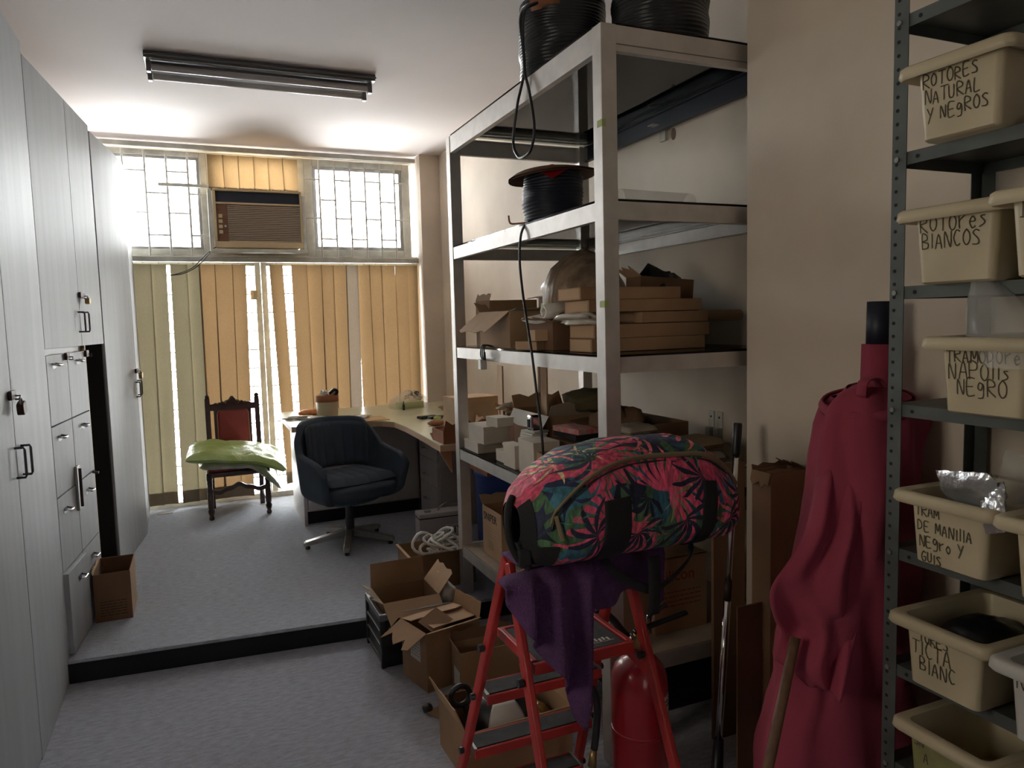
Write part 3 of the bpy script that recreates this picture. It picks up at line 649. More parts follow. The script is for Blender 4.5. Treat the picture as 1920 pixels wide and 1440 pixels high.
G().bb(.015, .47, 5.885, 6.31, .425, .462).build('seat_frame', 'mahog', t, bevel=.006)
G().bb(.025, .46, 5.895, 6.28, .462, .490).build('seat', 'redleather', t, bevel=.012, seg=3)
g = G(); prof = []
for i in range(21):
    u = i/20; x = .055+u*.375; zc = .315+.045*math.exp(-((u-.5)/.22)**2)-.012*math.sin(u*PI*4)**2; prof.append((x, zc))
g.prism([(x, 5.915, z-.016) for x, z in prof]+[(x, 5.915, z+.016) for x, z in prof[::-1]], (0, 1, 0), -.022); g.build('stretcher', 'mahog', t)
for x in (.05, .44): G().bar((x, 5.91, .22), (x, 6.30, .22), .02, .024).build('side_rail', 'mahog', t)
yb = 6.335
G().prism([(.10, yb-.012, .56), (.385, yb-.012, .56), (.385, yb+.03, .90), (.10, yb+.03, .90)], (0, 1, -.1), .02).build('panel_frame', 'mahog', t, bevel=.003)
def rr_loop(x0, x1, z0, z1, r, yf):
    P = []
    for cx, cz, a0 in ((x1-r, z1-r, 0), (x0+r, z1-r, 90), (x0+r, z0+r, 180), (x1-r, z0+r, 270)):
        for k in range(5): a = math.radians(a0+k*22.5); z = cz+r*math.sin(a); P.append((cx+r*math.cos(a), yf(z), z))
    return P
yf = lambda z: yb-.018+(z-.56)*.123
g = G(); lp = rr_loop(.125, .362, .575, .885, .03, yf); g.loft([lp, [(.243+(x-.243)*.9, y-.014, .73+(z-.73)*.92) for x, y, z in lp]]); g.build('back_panel', 'redleather', t, smooth=True)
G().tube([(x, y-.004, z) for x, y, z in lp], .0055, 6, closed=True).build('piping', 'piping', t, smooth=True)
g = G(); top = []
for i in range(41):
    u = -1+2*i/40; a = abs(u); z = .935+.062*math.exp(-(a/.2)**2)+.022*math.exp(-((a-.42)/.1)**2)-.012*math.exp(-((a-.27)/.05)**2)+.012*math.exp(-((a-.72)/.07)**2); top.append((.243+u*.175, z))
poly = [(.068, yb+.012, .885), (.418, yb+.012, .885)]+[(x, yb+.028, z) for x, z in top[::-1]]
g.prism(poly, (0, 1, 0), .026)
for s in (-1, 1):
    P = [(.243+s*(.035+.022*(1-k/16)*math.cos(k*.75)), yb+.008, .945+.022*(1-k/16)*math.sin(k*.75)) for k in range(15)]; g.tube(P, .005, 6)
    P = [(.243+s*(.095+.016*(1-k/16)*math.cos(k*.75)), yb+.006, .935+.016*(1-k/16)*math.sin(k*.75)) for k in range(15)]; g.tube(P, .004, 6)
g.lathe([(.0, 0), (.02, .004), (.024, .012), (.0, .016)], (.243, yb, .965), 12, 'y')
g.build('crest_rail', 'mahog', t)
def package(name, label, m, fn_c, sx, sy, th, seed, e=3.2):
    """wrapped soft pack: fn_c(u,v) gives the centre surface"""
    def surf(s):
        def f(u, v):
            a, b = 2*u-1, 2*v-1; x, y, z = fn_c(a, b)
            k = max(0, 1-max(abs(a)**e, abs(b)**e))**.45
            w = .022*nz(a*2.2+seed, b*3.1, s, 1.6)+.011*nz(a*7+seed, b*3.5, s*2, 1.3)
            return (x+.01*nz(b*4, seed, 1), y+.01*nz(a*4, seed, 3), z+s*th/2*k+(w if s > 0 else w*.5)*k)
        return f
    g = G().grid(26, 20, surf(1)).grid(26, 20, surf(-1)); 
    o = g.build(name, m, org=fn_c(0, 0), smooth=True); return tag(o, label, 'package', 'wrapped packages on the carved chair')
def c1(a, b): x = .25+a*.355+.02*b; y = 6.02+b*.23; return (x, y, .585-.048*a+.028*b-.075*max(0, a-.35)**1.5*1.8-.03*max(0, -a-.5))
def c2(a, b): x = .255+a*.285; y = 6.005+b*.20; return (x, y, .522-.012*a-.25*max(0, a-.22)**1.35*(1-.15*b)+.008*b)
package('wrapped_package', 'flat green plastic wrapped package lying on top of another on the carved chair', 'greenpack', c1, 1, 1, .10, 1.0)
package('wrapped_package', 'pale green plastic wrapped package sagging off the carved chair, under the other', 'packgrey', c2, 1, 1, .085, 5.0)

# ------------------------------------------------------------------ corner desk
t = thing('desk', 'corner desk with a pale green bent worktop and taupe doors', 'desk', (1.3, 5.6, ZP))
ZD = .84
outline = [(.585, 6.30), (.585, 5.32), (1.10, 5.31), (1.22, 5.27), (1.285, 5.16), (1.295, 4.90), (1.285, 4.47), (1.265, 4.02), (2.07, 4.02), (2.07, 6.30)]
g = G().prism([(x, y, ZD-.006) for x, y in outline], (0, 0, 1), .006); g.build('worktop', 'desktop', t)
g = G().prism([(x, y, ZD-.040) for x, y in outline], (0, 0, 1), .0335); g.build('worktop_edge', 'deskedge', t)
G().bb(.650, .672, 5.37, 6.02, ZP, ZD-.04).build('side_panel', 'deskpanel', t)
G().bb(.672, 1.52, 5.395, 5.415, ZP+.10, ZD-.04).build('front_frame', 'deskpanel', t)
G().bb(.672, 1.52, 5.44, 5.46, ZP, ZP+.10).build('plinth', 'navy', t)
G().bb(.672, 2.05, 6.0, 6.02, ZP, ZD-.04).build('back_panel', 'deskpanel', t)
d1 = G().bb(.680, 1.085, 5.372, 5.392, ZP+.115, ZD-.10).build('door', 'deskpanel', t, bevel=.002)
d2 = G().bb(1.093, 1.512, 5.372, 5.392, ZP+.115, ZD-.05).build('door', 'deskpanel', t, bevel=.002)
for d, x in ((d1, 1.05), (d2, 1.165)): G().tube([(x, 5.372, .70), (x, 5.348, .70), (x, 5.348, .63), (x, 5.372, .63)], .0045, 8).build('handle', 'handle', d, smooth=True)
p = G().bb(1.52, 2.05, 4.845, 5.30, ZP, ZD-.045).build('pedestal', 'deskpanel', t)
for k, (z0, z1) in enumerate(((.572, .782), (.390, .567), (ZP+.02, .385))):
    dr = G().bb(1.498, 1.519, 4.850, 5.285, z0, z1).build('drawer', 'deskpanel', t, bevel=.003)
    zz = (.640, .452, .272)[k]; G().tube([(1.498, 5.06, zz), (1.474, 5.06, zz), (1.474, 5.13, zz), (1.498, 5.13, zz)], .005, 8).build('handle', 'chrome', dr, smooth=True)
# things on the desk
t = thing('storage_jar', 'open tan jar filled with odds and ends on the desk beside the blind', 'jar', (.915, 5.80, ZD))
G().lathe([(.072, ZD), (.082, ZD+.008), (.085, ZD+.15), (.078, ZD+.152), (.074, ZD+.02)], (.915, 5.80, 0), 24).build('body', 'tan', t, smooth=True)
G().lathe([(.0795, ZD+.115), (.0875, ZD+.118), (.0875, ZD+.165), (.0795, ZD+.168)], (.915, 5.80, 0), 24).build('band', 'cardred', t, smooth=True)
g = G()
for k in range(7): g.obox((.915+.045*math.cos(k*2.1), 5.80+.045*math.sin(k*2.1), ZD+.165+.004*k), (.05, .03, .035), (k*.7, k*.4, k))
g.build('contents', 'paper', t)
g = G().tube(sm([(.96, 5.77, ZD+.15), (.99, 5.76, ZD+.19), (.965, 5.75, ZD+.21), (.93, 5.76, ZD+.18)], 5), .012, 8); g.build('dark_cord', 'blackcable', t, smooth=True)
def blob(name, label, cat, c, s, m, seed=0, amp=.25, group=None, e=1.0, flat=True):
    def f(u, v):
        a = 2*PI*u; b = PI*(v-.5); ce = lambda q: math.copysign(abs(q)**e, q)
        x = ce(math.cos(a))*ce(math.cos(b)); y = ce(math.sin(a))*ce(math.cos(b)); z = ce(math.sin(b)); k = 1+amp*nz(x*1.5+seed, y*1.5, z*1.5)+amp*.5*nz(x*4+seed, y*4, z*4)
        return (c[0]+s[0]*x*k, c[1]+s[1]*y*k, max(c[2], c[2]+s[2]*(.5+.55*z*k)) if flat else c[2]+s[2]*z*k)
    o = G().grid(24, 14, f, cu=True).build(name, m, org=c, smooth=True); return tag(o, label, cat, group)
blob('crumpled_paper', 'crumpled white paper at the free end of the desk', 'paper', (.69, 5.74, ZD), (.10, .06, .028), 'paper', 2, .5)
blob('crumpled_paper', 'crumpled grey paper lying against the jar on the desk', 'paper', (.80, 5.70, ZD), (.085, .05, .02), 'bagwhite', 9, .5)
blob('bread_roll', 'orange bread roll lying on papers near the desk end', 'bread', (.80, 5.93, ZD), (.095, .05, .05), 'orange', 4, .12)
o = G().obox((1.02, 5.60, ZD+.003), (.26, .16, .004), (0, 0, .1)).build('magazine', 'pinkprint', org=(1.02, 5.60, ZD)); tag(o, 'pink printed magazine on the desk behind the swivel chair', 'magazine')
t = thing('envelope', 'yellow manila envelope overhanging the desk edge', 'envelope', (1.17, 5.42, ZD)); G().obox((1.17, 5.42, ZD+.003), (.22, .26, .004), (0, 0, .04)).build('sheet', 'yellowenv', t); G().obox((1.17, 5.42, ZD+.0055), (.20, .10, .001), (0, 0, .04)).build('flap', 'deskedge', t)
blob('plastic_packet', 'clear plastic packet lying on the manila envelope', 'packet', (1.10, 5.50, ZD+.005), (.085, .06, .022), 'silverfilm', 5, .4)
t = thing('plastic_bag', 'clear plastic bag of tangled dark clips at the back corner of the desk', 'bag', (1.62, 5.95, ZD))
def fb(u, v):
    a = 2*PI*u; k = 1+.12*nz(math.cos(a)*2, math.sin(a)*2, v*3); r = pw(v, (0, .165), (.15, .18), (.55, .15), (.85, .07), (1, .02))
    return (1.62+r*1.0*math.cos(a)*k, 5.95+r*.62*math.sin(a)*k, ZD+.002+.155*v)
G().grid(24, 10, fb, cu=True).build('film', 'clear', t, smooth=True)
g = G(); rr = random.Random(3)
for k in range(14):
    c = Vector((1.64+rr.uniform(-.05, .07), 5.94+rr.uniform(-.05, .04), ZD+.075+rr.uniform(0, .06))); u = Vector((rr.uniform(-1, 1), rr.uniform(-1, 1), rr.uniform(-1, 1))).normalized(); w = u.orthogonal().normalized()
    g.tube([c+u*.02*math.cos(q*.8)+w*.02*math.sin(q*.8) for q in range(7)], .003, 5)
g.build('clips', 'black', t)
G().obox((1.62, 5.95, ZD+.03), (.20, .12, .05), (0, 0, .2)).build('pad', 'baggreen', t)
t = thing('marker_pen', 'thin black marker standing by the clear bag on the desk', 'pen', (1.535, 5.83, ZD)); G().lathe([(.010, ZD), (.011, ZD+.045), (.005, ZD+.05), (.004, ZD+.075)], (1.535, 5.83, 0), 10).build('barrel', 'black', t)
for k, (x, y, l, m, rz, nm, lb) in enumerate(((1.545, 5.22, .16, 'black', .5, 'packet', 'flat black packet nearest the bend of the desk'), (1.62, 5.12, .20, 'navy', .35, 'packet', 'dark blue packet lying across others on the desk'), (1.66, 5.02, .18, 'bagwhite', .9, 'packet', 'pale plastic packet between dark packets on the desk'), (1.56, 5.0, .15, 'baggreen', 1.2, 'packet', 'green packet among dark packets on the desk'))):
    o = G().obox((x, y, ZD+.012+.004*k), (l, .05, .02), (.05*k, .04, rz)).build(nm, m, org=(x, y, ZD), bevel=.006); tag(o, lb, 'packet')
blob('coin_purse', 'small dark red purse on the desk near the printed carton', 'purse', (1.50, 4.83, ZD), (.062, .045, .035), 'cardred', 8, .15)
blob('paper_roll', 'pink wrapped bundle near the window end of the desk', 'bundle', (1.90, 5.62, ZD), (.14, .07, .04), 'kraft', 3, .3)
o = carton('cardboard_box', 'printed orange brown carton on the desk beside the shelving', (1.68, 4.62, ZD), (.30, .24, .21), .12, 'cardlight', open_top=False)
lines_on(G(), (-.1506, .08, .17), (0, -1, 0), (0, 0, 1), .15, .13, 9, .007, 12).build('print', 'cardgrey', o)
lines_on(G(), (-.10, -.1206, .17), (1, 0, 0), (0, 0, 1), .2, .13, 9, .007, 13).build('print', 'cardgrey', o)
# torn reddish carton tipped over the desk end
o = carton('cardboard_box', 'torn low reddish carton at the end of the desk, one flap hanging down', (1.43, 4.14, ZD+.001), (.28, .22, .075), .0, 'cardred', (('-y', 30, .08, 'cardred', .5), ('+x', 10, .06, 'card', .3)))
tf = G().prism([(-.142, .13, .035), (-.14, .06, .055), (-.14, .0, .07), (-.10, -.10, .115), (-.09, -.112, -.17), (-.115, -.04, -.10), (-.13, .05, -.03)], (1, 0, .2), .004).build('torn_flap', 'cardred', o); G().tube([(-.145, .13, .035), (-.132, .05, -.03), (-.117, -.04, -.10), (-.092, -.112, -.17)], .005, 6).build('torn_edge', 'cardlight', tf)

# ------------------------------------------------------------------ swivel armchair
t = thing('swivel_chair', 'blue grey upholstered swivel armchair in front of the desk', 'chair', (0, 0, 0))
def shell_h(a):     # rim height over angle parameter |a| 0 back .. 1 arm front
    return pw(a, (0, .402), (.28, .400), (.38, .385), (.46, .31), (.58, .215), (.80, .185), (.93, .165), (1.0, .10))
def shell_xy(u, k):
    a = u*2.12; r = 1.0
    if abs(u) < .62: x = math.sin(a*1.19); y = math.cos(a*1.19)
    else:
        s = math.copysign(1, u); q = (abs(u)-.62)/.38; x = s*(1.0+.02*q); y = math.cos(.62*2.12*1.19)-q*1.22
        x = s*lerp(math.sin(.62*2.12*1.19), 1.0, min(1, q*2))
    return x*.278*k, y*.222*k+.03
def fshell(u, v):
    u = 2*u-1; h = shell_h(abs(u)); zs_ = .42
    if v < .35: q = v/.35; k = math.sin(q*PI/2)**.75; z = .315+(zs_-.03-.315)*(1-math.cos(q*PI/2)); k = .25+.75*k; fl = 0
    else: q = (v-.35)/.65; k = 1.0+.10*q*(1 if abs(u) > .45 else .4); z = zs_-.03+(h+.03)*q; fl = q
    x, y = shell_xy(u, k); y += .075*fl*(1-min(1, abs(u)/.45)) if abs(u) < .45 else 0
    return (x, y, z)
sk = lambda u, v: (abs(2*u-1) < .33 and .37 < v < .50)
G().grid(49, 25, fshell, skip=sk).build('shell', 'chairfab', t, smooth=True, solid=.048, sub=1)
def fback(u, v):
    a = (2*u-1)*.40; q = .50+v*.46; x, y, z = fshell((a+1)/2, q); d = .040+.012*abs(math.cos(u*PI*8))**.5*(1 if .04 < v < .96 else .3)
    return (x*.93, y-d, z-.005)
G().grid(65, 10, fback).build('back_cushion', 'chairfab', t, smooth=True, solid=.012)
def fseat(s):
    def f(u, v):
        a, b = 2*u-1, 2*v-1; k = max(0, 1-max(abs(a)**5, abs(b)**5))**.4; r = .008*abs(math.cos(u*PI*6))**.6
        return (a*.245*(1-.08*v), -.215+v*.43, .432+(s*.045)*k+.012*a*a+(r*k if s > 0 else 0))
    return f
G().grid(61, 14, fseat(1)).grid(61, 14, fseat(-1)).build('seat_cushion', 'chairfab', t, smooth=True)
G().grid(30, 8, lambda u, v: (lambda a, q: ((.06+.20*math.sin(q*PI/2))*math.cos(a), (.06+.17*math.sin(q*PI/2))*math.sin(a), .272+.075*(1-math.cos(q*PI/2))))(2*PI*u, v), cu=True).build('underside', 'chairteal', t, smooth=True)
G().lathe([(.030, .07), (.030, .17), (.024, .172), (.024, .29), (.05, .292), (.05, .31)], (0, 0, 0), 20).build('column', 'handle', t, smooth=True)
for k in range(5):
    a = 2*PI*k/5+.35; d = Vector((math.cos(a), math.sin(a), 0)); s = Vector((-d.y, d.x, 0))
    lg = G().loft([[d*.02-s*.026+Vector((0, 0, .055)), d*.02+s*.026+Vector((0, 0, .055)), d*.02+s*.026+Vector((0, 0, .10)), d*.02-s*.026+Vector((0, 0, .10))],
                   [d*.29-s*.022+Vector((0, 0, .022)), d*.29+s*.022+Vector((0, 0, .022)), d*.29+s*.022+Vector((0, 0, .052)), d*.29-s*.022+Vector((0, 0, .052))],
                   [d*.305-s*.016+Vector((0, 0, .024)), d*.305+s*.016+Vector((0, 0, .024)), d*.305+s*.016+Vector((0, 0, .044)), d*.305-s*.016+Vector((0, 0, .044))]]).build('leg', 'steel', t, bevel=.004)
    G().lathe([(.014, 0), (.017, .004), (.012, .026)], d*.28, 12).build('glide', 'black', lg)
def fpan(u, v):
    a = 2*PI*u; b = PI*(v-.5); ce = lambda q, e: math.copysign(abs(q)**e, q)
    return (.272*ce(math.cos(a), .5)*ce(math.cos(b), .6), -.02+.242*ce(math.sin(a), .5)*ce(math.cos(b), .6), .372+.058*ce(math.sin(b), .7)+(.012 if v > .5 else 0)*math.cos(b))
G().grid(44, 16, fpan, cu=True).build('seat_pan', 'chairfab', t, smooth=True)
place(t, (.872, 4.83, ZP), .33)

# ------------------------------------------------------------------ tool case
t = thing('tool_case', 'grey metal tool case with a white letter label, under the desk end', 'case', (0, 0, 0))
G().bb(-.17, .17, -.06, .06, 0, .205).build('body', 'deskpanel', t, bevel=.006)
G().bb(-.17, .17, -.062, .062, .210, .240).build('lid', 'deskpanel', t, bevel=.006)
G().bb(-.168, .168, -.058, .058, .204, .211).build('seam', 'dark', t)
G().bb(-.125, -.085, -.03, -.005, .24, .252).build('latch', 'steel', t, bevel=.002)
G().tube(sm([(-.03, 0, .238), (-.015, 0, .262), (.04, 0, .285), (.11, 0, .28), (.125, 0, .238)], 5), .006, 8).build('handle', 'steel', t, smooth=True)
l = G().bb(.0, .14, -.0625, -.0605, .085, .155).build('sticker', 'paper', t)
print_text('lettering', 'HY', 'dark', l, (.02, -.063, .097), (1, 0, 0), (0, 0, 1), .07)
place(t, (1.405, 4.46, ZP), -.05)

# ------------------------------------------------------------------ aluminium shelving with glass shelves
SX0, SX1, SY0, SY1 = 1.237, 2.042, 2.09, 3.657
LV = [(2.405, 2.486), (1.871, 1.930), (1.365, 1.418), (.831, .884), (.305, .361)]
t = thing('shelving_unit', 'tall aluminium shelving unit with glass shelves along the right wall', 'shelving', (1.64, 2.87, 0))
pw_ = .057; posts = []
for x in (SX0, SX1-pw_):
    for y in (SY0, SY1-pw_):
        z0 = ZP if y > 3 else 0
        posts.append(G().bb(x, x+pw_, y, y+pw_, z0, 2.487).build('post', 'alu', t, bevel=.002))
for z in (2.165, 1.585, 1.095): G().bb(SX0-.0012, SX0+.014, SY0-.0012, SY0+.030, z, z+.022).build('tape', 'tape', posts[0])
def channel(g, axis, a0, a1, c, z0, z1, sgn):
    """C section: web towards sgn, two flanges behind"""
    w = .022; tk = .003
    if axis == 'y':
        g.bb(c, c+sgn*tk, a0, a1, z0, z1); g.bb(c, c-sgn*w, a0, a1, z1-tk, z1); g.bb(c, c-sgn*w, a0, a1, z0, z0+tk)
    else:
        g.bb(a0, a1, c, c+sgn*tk, z0, z1); g.bb(a0, a1, c, c-sgn*w, z1-tk, z1); g.bb(a0, a1, c, c-sgn*w, z0, z0+tk)
    return g
for i, (z0, z1) in enumerate(LV):
    channel(G(), 'y', SY0+pw_, SY1-pw_, SX0+.006, z0, z1, -1).build('front_rail', 'alu', t)
    channel(G(), 'y', SY0+pw_, SY1-pw_, SX1-.006, z0, z1, 1).build('back_rail', 'navy' if i == 0 else 'alu', t)
    channel(G(), 'x', SX0+pw_, SX1-pw_, SY0+.006, z0, z1, -1).build('side_rail', 'alu', t)
    channel(G(), 'x', SX0+pw_, SX1-pw_, SY1-.006, z0, z1, 1).build('side_rail', 'alu', t)
    if i == 0: G().bb(SX0+pw_, SX1-pw_, SY0+.0015, SY0+.0029, z0+.021, z0+.024).build('groove', 'aludk', t)
    g = G().bb(SX0+.004, SX1-.004, SY0+pw_+.002, SY1-pw_-.002, z1, z1+.008).bb(SX0+pw_, SX1-pw_, SY0+.004, SY0+pw_+.002, z1, z1+.008)
    g.build('glass_shelf' if i < 4 else 'board', 'shelfglass' if i < 4 else 'cardgrey', t)
ZS = [z1+.009 for z0, z1 in LV]
# wall fittings
b = tag(G().bb(2.066, 2.08, 2.92, 2.965, 2.37, 2.44).bb(2.0, 2.08, 2.92, 2.965, 2.437, 2.441).build('wall_bracket', 'winframe', org=(2.08, 2.94, 2.40)), 'small white angle bracket fixed under the top shelf', 'bracket')
for k, y in enumerate((2.60, 2.545)):
    t2 = thing('wall_bracket', ('left' if k == 0 else 'right')+' of two small metal hinge brackets on the wall above the chrome pole', 'bracket', (2.08, y, 1.07), 'hinge brackets on the wall')
    G().bb(2.072, 2.08, y-.018, y+.018, 1.06, 1.13).build('plate', 'winframe', t2); G().bb(2.05, 2.08, y-.016, y+.016, .985, 1.06).build('clip', 'steel', t2, bevel=.004); G().lathe([(.005, 0), (.005, .009)], (2.071, y, 1.105), 10, 'x').build('screw', 'dark', t2)
bpy.data.objects['wall_right']
G().lathe([(.018, 0), (.018, .003)], (2.0785, 2.873, 2.388), 14, 'x', sy=1.5).build('drill_hole', 'wood', bpy.data.objects['wall_right'])

# wire reels standing on the top shelf
def coil(name, label, c, z0, h, r, n, m, group=None, seed=0, cat='cable reel', wob=.012, top=True):
    t = thing(name, label, cat, (c[0], c[1], z0), group)
    def f(u, v):
        a = 2*PI*u; z = z0+.004+h*v; k = .0045*abs(math.sin(v*PI*n))+wob*nz(math.cos(a)*1.3+seed, math.sin(a)*1.3, v*6)-.012*(2*v-1)**4
        rr_ = r+k; zz = z+.006*math.sin(a*2+v*9+seed); return (c[0]+rr_*math.cos(a), c[1]+rr_*math.sin(a), max(z0+.001, zz))
    G().grid(48, n*4+1, f, cu=True).build('wire', m, t, smooth=True)
    G().lathe([(r*.35, z0), (r*.94, z0), (r*.94, z0+.006), (r*.35, z0+.006)], (c[0], c[1], 0), 32).build('base_disc', 'black', t)
    if top: G().lathe([(.03, z0+h-.02), (r*.99, z0+h-.012), (r*.99, z0+h), (.03, z0+h)], (c[0], c[1], 0), 32).build('top_layer', m, t)
    return t
rA = coil('cable_reel', 'big black wire reel nearest the window, on top of the shelving', (1.475, 2.80), ZS[0], .34, .180, 26, 'blackcable', 'wire reels on the top shelf', 1)
rB = coil('cable_reel', 'big black wire reel nearest the pillar, on top of the shelving', (1.725, 2.47), ZS[0], .34, .182, 24, 'blackcable', 'wire reels on the top shelf', 5)
G().tube([(1.395, 2.66, 2.80), (1.30, 2.73, 2.80)], .028, 12).build('spool_core', 'cardred', rA, smooth=True)
g = G()
for k, (dx, dy) in enumerate(((.0, .0), (.012, .02))):
    g.tube(sm([(1.33, 2.70, 2.80), (1.262, 2.68+dy, 2.765), (1.228-dx*.2, 2.655+dy, 2.70), (1.224, 2.645, 2.52), (1.222, 2.655-(.0 if k else .0)+(.06 if k else -.06), 2.40), (1.222, 2.66+(.105 if k else -.095), 2.27), (1.222, 2.66+(.06 if k else -.06), 2.20), (1.222, 2.66, 2.188)], 8), .0058, 8)
tag(g.build('hanging_cable', 'blackcable', org=(1.23, 2.66, 2.2), smooth=True), 'black cable loop hanging from the top shelf in front of the glass', 'cable')

# second shelf
t = coil('cable_spool', 'dark blue wire spool with a broken cap on the second shelf', (1.425, 2.82), ZS[1], .222, .124, 18, 'navy', None, 3, 'cable spool', .008, False)
zt = ZS[1]+.222
def fcap(s):
    def f(u, v):
        a = 2*PI*u; r = .190*v*(1+.05*nz(math.cos(a)*1.5, math.sin(a)*1.5, 2)); sag = .030*v**4*(.5+.5*math.cos(a-2.9))+.010*v**4
        return (1.425+r*math.cos(a), 2.82+r*math.sin(a), zt+.012-sag+s*.004+.008*(1-v))
    return f
G().grid(36, 8, fcap(1), cu=True).grid(36, 8, fcap(-1), cu=True).build('cap', 'carddark', t, smooth=True)
G().add([(1.425+.145*math.cos(a), 2.82+.145*math.sin(a), z) for a, z in ((-2.55, zt-.002), (-2.05, zt+.012), (-1.55, zt-.002), (-2.05, zt-.045))], [(0, 1, 2, 3)]).build('red_label', 'redext', t, solid=.003)
p = sm([(1.30, 2.76, 1.952), (1.262, 2.72, 1.946), (1.226, 2.715, 1.90), (1.224, 2.735, 1.80), (1.224, 2.715, 1.67), (1.224, 2.68, 1.55), (1.224, 2.64, 1.42), (1.224, 2.60, 1.25), (1.224, 2.565, 1.10), (1.226, 2.555, .985)], 6)
tag(G().tube(p, .0052, 8).build('hanging_cable', 'blackcable', org=(1.224, 2.6, 1.0), smooth=True), 'long black cable hanging from the wire spool down past two shelves', 'cable')
tag(G().tube(sm([(1.27, 2.74, 1.946), (1.25, 2.80, 1.948), (1.228, 2.83, 1.953), (1.228, 2.845, 1.985)], 5), .004, 6).build('wire_end', 'cardred', org=(1.25, 2.8, 1.94), smooth=True), 'reddish wire end curling beside the dark blue spool', 'wire')
t = thing('plastic_roll', 'loose roll of clear plastic sheet on the second shelf near the pillar', 'roll', (1.70, 2.40, ZS[1]))
def fr(u, v):
    a = -1.1+u*6.8; r = .040+.010*u; x = 1.50+.34*v; return (x, 2.42+r*math.cos(a)+.02*v, ZS[1]+.052+r*math.sin(a))
G().grid(34, 5, fr).build('sheet', 'clear', t, smooth=True)
blob('plastic_bag', 'crumpled clear bag on the second shelf behind the corner post', 'bag', (1.62, 2.66, ZS[1]), (.16, .10, .04), 'clear', 7, .5)

# third shelf
z3 = ZS[2]
carton('cardboard_box', 'open carton with a big torn flap at the window end of the third shelf', (1.40, 3.17, z3), (.24, .37, .165), 0, 'cardlight', (('-x', 128, .155, 'cardlight', .12), ('+y', 60, .10, 'card', .3), ('-y', 80, .06, 'cardgrey', .4)))
carton('cardboard_box', 'brown printed carton squeezed against the window end post of the third shelf', (1.47, 3.47, z3), (.26, .19, .225), 0, 'card', (('-x', -20, .04, 'card', .3),))
carton('cardboard_box', 'dark torn carton at the back of the third shelf', (1.83, 3.28, z3), (.34, .40, .245), 0, 'carddark', (('-x', 100, .08, 'carddark', .5), ('-y', 95, .14, 'carddark', .6)))
blob('plastic_bag', 'white plastic bag lying on top of the dark torn carton', 'bag', (1.70, 3.20, z3+.25), (.12, .16, .075), 'bagwhite', 12, .45)
t = thing('wrapped_bundle', 'large brown and green plastic wrapped bundle on the third shelf', 'bundle', (1.60, 2.88, z3))
def fbun(u, v):
    a = 2*PI*u; k = 1+.10*nz(math.cos(a)*1.4, math.sin(a)*1.4, v*2+4)+.04*nz(math.cos(a)*5, math.sin(a)*5, v*5); r = pw(v, (0, .17), (.4, .205), (.62, .20), (.80, .155), (.93, .085), (1, .01))
    return (1.60+r*k*math.cos(a), 2.88+r*k*math.sin(a)*.75, z3+.001+.43*v)
G().grid(40, 26, fbun, cu=True).build('wrap', 'bagbrown', t, smooth=True)
def fbun2(u, v):
    x, y, z = fbun(u, v*.45); return (1.60+(x-1.60)*1.035, 2.88+(y-2.88)*1.035, z)
G().grid(40, 12, fbun2, cu=True).build('film', 'baggreen', t, smooth=True)
blob('refuse_bag', 'black plastic bag behind the long flat cartons', 'bag', (1.80, 2.60, z3+.001), (.16, .11, .30), 'black', 21, .35)
cartons = [(1.555, 2.385, z3, .50, .17, .048, 0, 'card', 'long flat carton, lowest of the stack on the third shelf'), (1.575, 2.40, z3+.049, .51, .19, .050, 0, 'card', 'long flat carton, second from the bottom of the stack on the third shelf'),
           (1.56, 2.42, z3+.145, .50, .19, .045, 0, 'card', 'long flat carton lying just above the kraft tube'), (1.51, 2.44, z3+.191, .44, .18, .046, 0, 'card', 'long flat carton, topmost of the stack on the third shelf')]
for k, (x, y, z, a, b, h, rz, m_, lb) in enumerate(cartons):
    o = G().bb(-a/2, a/2, -b/2, b/2, 0, h).build('flat_carton', m_, org=(0, 0, 0), bevel=.002); tag(o, lb, 'box', 'long flat cartons on the third shelf'); place(o, (x, y, z), rz)
    G().bb(-a/2-.0006, -a/2+.02, -b/2*.9, b/2*.9, h*.1, h*.9).build('end_flap', 'cardlight', o)
t = thing('kraft_tube', 'round kraft paper tube sticking out of the carton stack', 'tube', (1.68, 2.355, z3+.122)); G().tube([(1.33, 2.40, z3+.122), (2.02, 2.355, z3+.122)], .0225, 16).build('body', 'tubecard', t, smooth=True)
g = G().lathe([(.018, 0), (.0185, .002)], (2.0205, 2.355, z3+.122), 16, 'x'); g.build('end_cap', 'carddark', t)
tag(G().obox((1.68, 2.375, z3+.122), (.30, .12, .04)).build('flat_carton', 'card', org=(1.6, 2.4, z3+.1)), 'flat carton level with the kraft tube inside the stack', 'box', 'long flat cartons on the third shelf')
carton('cardboard_box', 'dark brown carton tilted behind the flat carton stack', (1.775, 2.565, z3+.155), (.25, .12, .125), -.05, 'carddark', (('-x', 60, .07, 'cardlight', .4),), open_top=True, ry=.07)
carton('cardboard_box', 'shabby brown carton full of parts in the middle of the third shelf', (1.375, 2.72, z3), (.15, .24, .115), 0, 'carddark', (('-x', 70, .06, 'card', .5), ('-y', 40, .05, 'cardgrey', .4)))
for k, (x, y, z, s, rz, lb) in enumerate(((1.275, 2.755, z3, (.055, .15, .035), .2, 'small tan carton in front of the shabby carton'), (1.29, 2.70, z3+.037, (.07, .10, .045), -.15, 'small ribbed tan carton lying on another small carton'))):
    o = G().bb(-s[0]/2, s[0]/2, -s[1]/2, s[1]/2, 0, s[2]).build('small_carton', 'cardlight', org=(0, 0, 0), bevel=.002); tag(o, lb, 'box'); place(o, (x, y, z), rz)
t = thing('foam_roll', 'white foam sheet rolled up on the shabby carton', 'foam', (1.36, 2.72, z3+.12))
